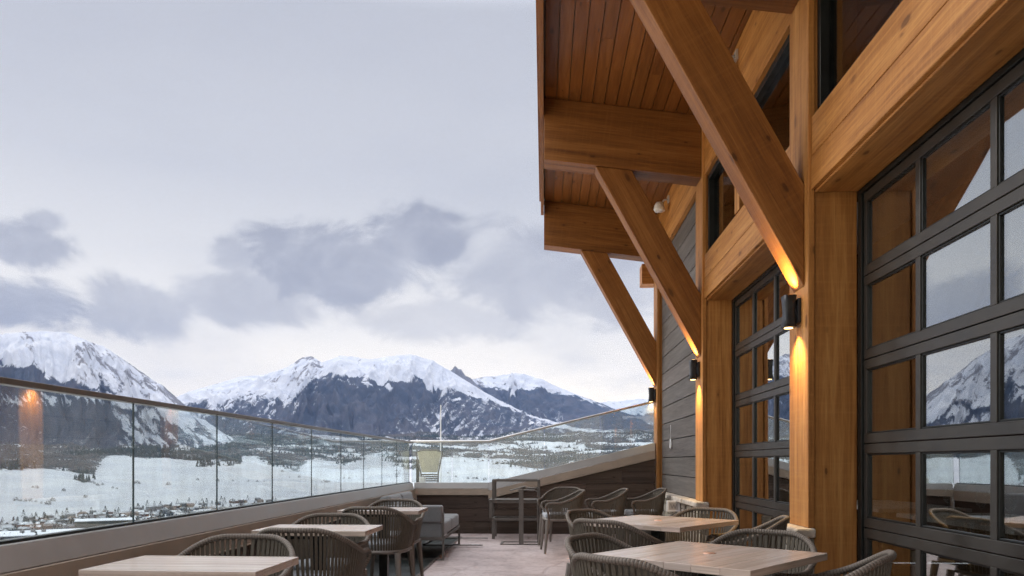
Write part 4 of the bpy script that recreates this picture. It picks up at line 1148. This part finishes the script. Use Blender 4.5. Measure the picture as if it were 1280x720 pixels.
# ================================================================== SKY
w = bpy.data.worlds.new('World'); scene.world = w; w.use_nodes = True
nt = w.node_tree; nt.nodes.clear(); b = NB(nt)
SUN_EL, SUN_AZ = 32.0, -62.0                      # azimuth from +Y, negative = left
sky = b.n('ShaderNodeTexSky', sky_type='NISHITA'); sky.sun_disc = False
sky.sun_elevation = R(SUN_EL); sky.sun_rotation = R(SUN_AZ)
tc = b.n('ShaderNodeTexCoord'); sp = b.n('ShaderNodeSeparateXYZ'); nt.links.new(tc.outputs['Generated'], sp.inputs[0])
gx, gy, gzz = sp.outputs
az = b.math('ARCTAN2', gx, gy); el = b.math('ARCSINE', b.math('MINIMUM', b.math('MAXIMUM', gzz, -1.0), 1.0))
azd = b.math('MULTIPLY', az, 180 / PI); eld = b.math('MULTIPLY', el, 180 / PI)
cv = b.n('ShaderNodeCombineXYZ'); b.set(cv.inputs[0], azd); b.set(cv.inputs[1], b.math('MULTIPLY', eld, 1.5)); cvec = cv.outputs[0]
nA = b.noise(cvec, 0.17, 9, 0.62, 0.5); nB = b.noise(b.vmath('MULTIPLY', cvec, (0.6, 1.2, 1)), 0.05, 4, 0.5); nC = b.noise(b.vmath('MULTIPLY', cvec, (0.7, 1.1, 1)), 0.11, 6, 0.6)
def c255(r, g, bb): 
    f = lambda x: ((x / 255 + .055) / 1.055) ** 2.4
    return (f(r), f(g), f(bb))
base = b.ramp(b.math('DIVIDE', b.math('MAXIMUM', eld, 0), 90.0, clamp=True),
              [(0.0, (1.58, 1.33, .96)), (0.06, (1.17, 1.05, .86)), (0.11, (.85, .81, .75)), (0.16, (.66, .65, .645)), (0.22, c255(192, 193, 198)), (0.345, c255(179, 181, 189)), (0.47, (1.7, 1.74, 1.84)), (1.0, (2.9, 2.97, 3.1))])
# broad lighter and darker swathes
base = b.mix(b.smooth(nB, 0.40, 0.68, 0, 0.30), base, rgb(*c255(163, 166, 177)))
low = b.smooth(eld, 3, 16, 1, 0)
base = b.mix(b.math('MULTIPLY', b.smooth(nC, 0.48, 0.68, 0, 0.6), low), base, rgb(.62, .605, .595))
def ang(u_, v_):
    xc = (u_ - CU) / F; bta = math.atan(xc); return math.degrees(bta - TH), math.degrees(math.atan((HV - v_) / F * math.cos(bta)))
blobs = [(430, 335, 150, 48, .95), (520, 300, 70, 40, 1), (380, 320, 62, 42, .9), (290, 322, 40, 25, .8), (185, 385, 85, 38, .75), (300, 370, 130, 40, .7), (650, 345, 100, 60, .7), (560, 400, 120, 28, .45), (25, 305, 70, 30, .9), (55, 275, 30, 16, .8), (30, 378, 85, 30, 1), (760, 360, 110, 45, .6),
         (-300, 330, 140, 50, .8), (950, 320, 160, 60, .6), (-120, 200, 120, 40, .4)]
mask = None
for (u_, v_, su, sv, k) in blobs:
    a, e = ang(u_, v_); sa = su / F * 180 / PI * math.cos(R(a)) ** 2; se = sv / F * 180 / PI * math.cos(R(a))
    dx = b.math('DIVIDE', b.math('SUBTRACT', azd, a), sa); dy = b.math('DIVIDE', b.math('SUBTRACT', eld, e), se)
    dd = b.math('SQRT', b.math('ADD', b.math('MULTIPLY', dx, dx), b.math('MULTIPLY', dy, dy)))
    g = b.math('MULTIPLY', b.smooth(b.math('ADD', dd, b.math('MULTIPLY', b.math('SUBTRACT', nA, 0.5), 2.4)), 0.64, 1.22, 1, 0), k)
    mask = g if mask is None else b.math('MAXIMUM', mask, g)
cloudc = b.mix(b.smooth(nA, 0.35, 0.65), rgb(*c255(145, 147, 159)), rgb(*c255(169, 170, 178)))
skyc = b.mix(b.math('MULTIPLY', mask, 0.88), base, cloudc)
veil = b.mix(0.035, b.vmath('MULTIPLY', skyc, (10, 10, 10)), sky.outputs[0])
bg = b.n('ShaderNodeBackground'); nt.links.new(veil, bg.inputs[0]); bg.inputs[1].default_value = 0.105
ow = b.n('ShaderNodeOutputWorld'); nt.links.new(bg.outputs[0], ow.inputs[0])
sl_ = bpy.data.lights.new('sun', 'SUN'); sl_.energy = 1.3; sl_.angle = R(25); sl_.color = (1.0, 0.955, 0.9)
so_ = bpy.data.objects.new('sun', sl_); COL.objects.link(so_)
dv = Vector((math.sin(R(SUN_AZ)) * math.cos(R(SUN_EL)), math.cos(R(SUN_AZ)) * math.cos(R(SUN_EL)), math.sin(R(SUN_EL))))
so_.rotation_euler = dv.to_track_quat('Z', 'Y').to_euler(); so_.location = (-20, 20, 40)

# ================================================================== CAMERA / RENDER
cd = bpy.data.cameras.new('camera'); cam = bpy.data.objects.new('camera', cd); COL.objects.link(cam)
cd.sensor_width = 36; cd.lens = 36 * F / 1280; cd.shift_y = (HV - 360) / 1280.0
cam.location = (0, 0, EYE); cam.rotation_euler = (R(90), 0, TH); cd.clip_start = 0.05; cd.clip_end = 60000
scene.camera = cam
vs_ = scene.view_settings; vs_.view_transform = 'Standard'; vs_.look = 'None'; vs_.exposure = 0.28; vs_.gamma = 1.0
scene.render.engine = 'CYCLES'
cy = scene.cycles; cy.use_denoising = True; cy.denoising_prefilter = 'FAST'; cy.max_bounces = 10; cy.diffuse_bounces = 4; cy.glossy_bounces = 4
cy.transparent_max_bounces = 24; cy.transmission_bounces = 8; cy.volume_bounces = 0
cy.caustics_reflective = False; cy.caustics_refractive = False; cy.sample_clamp_indirect = 6
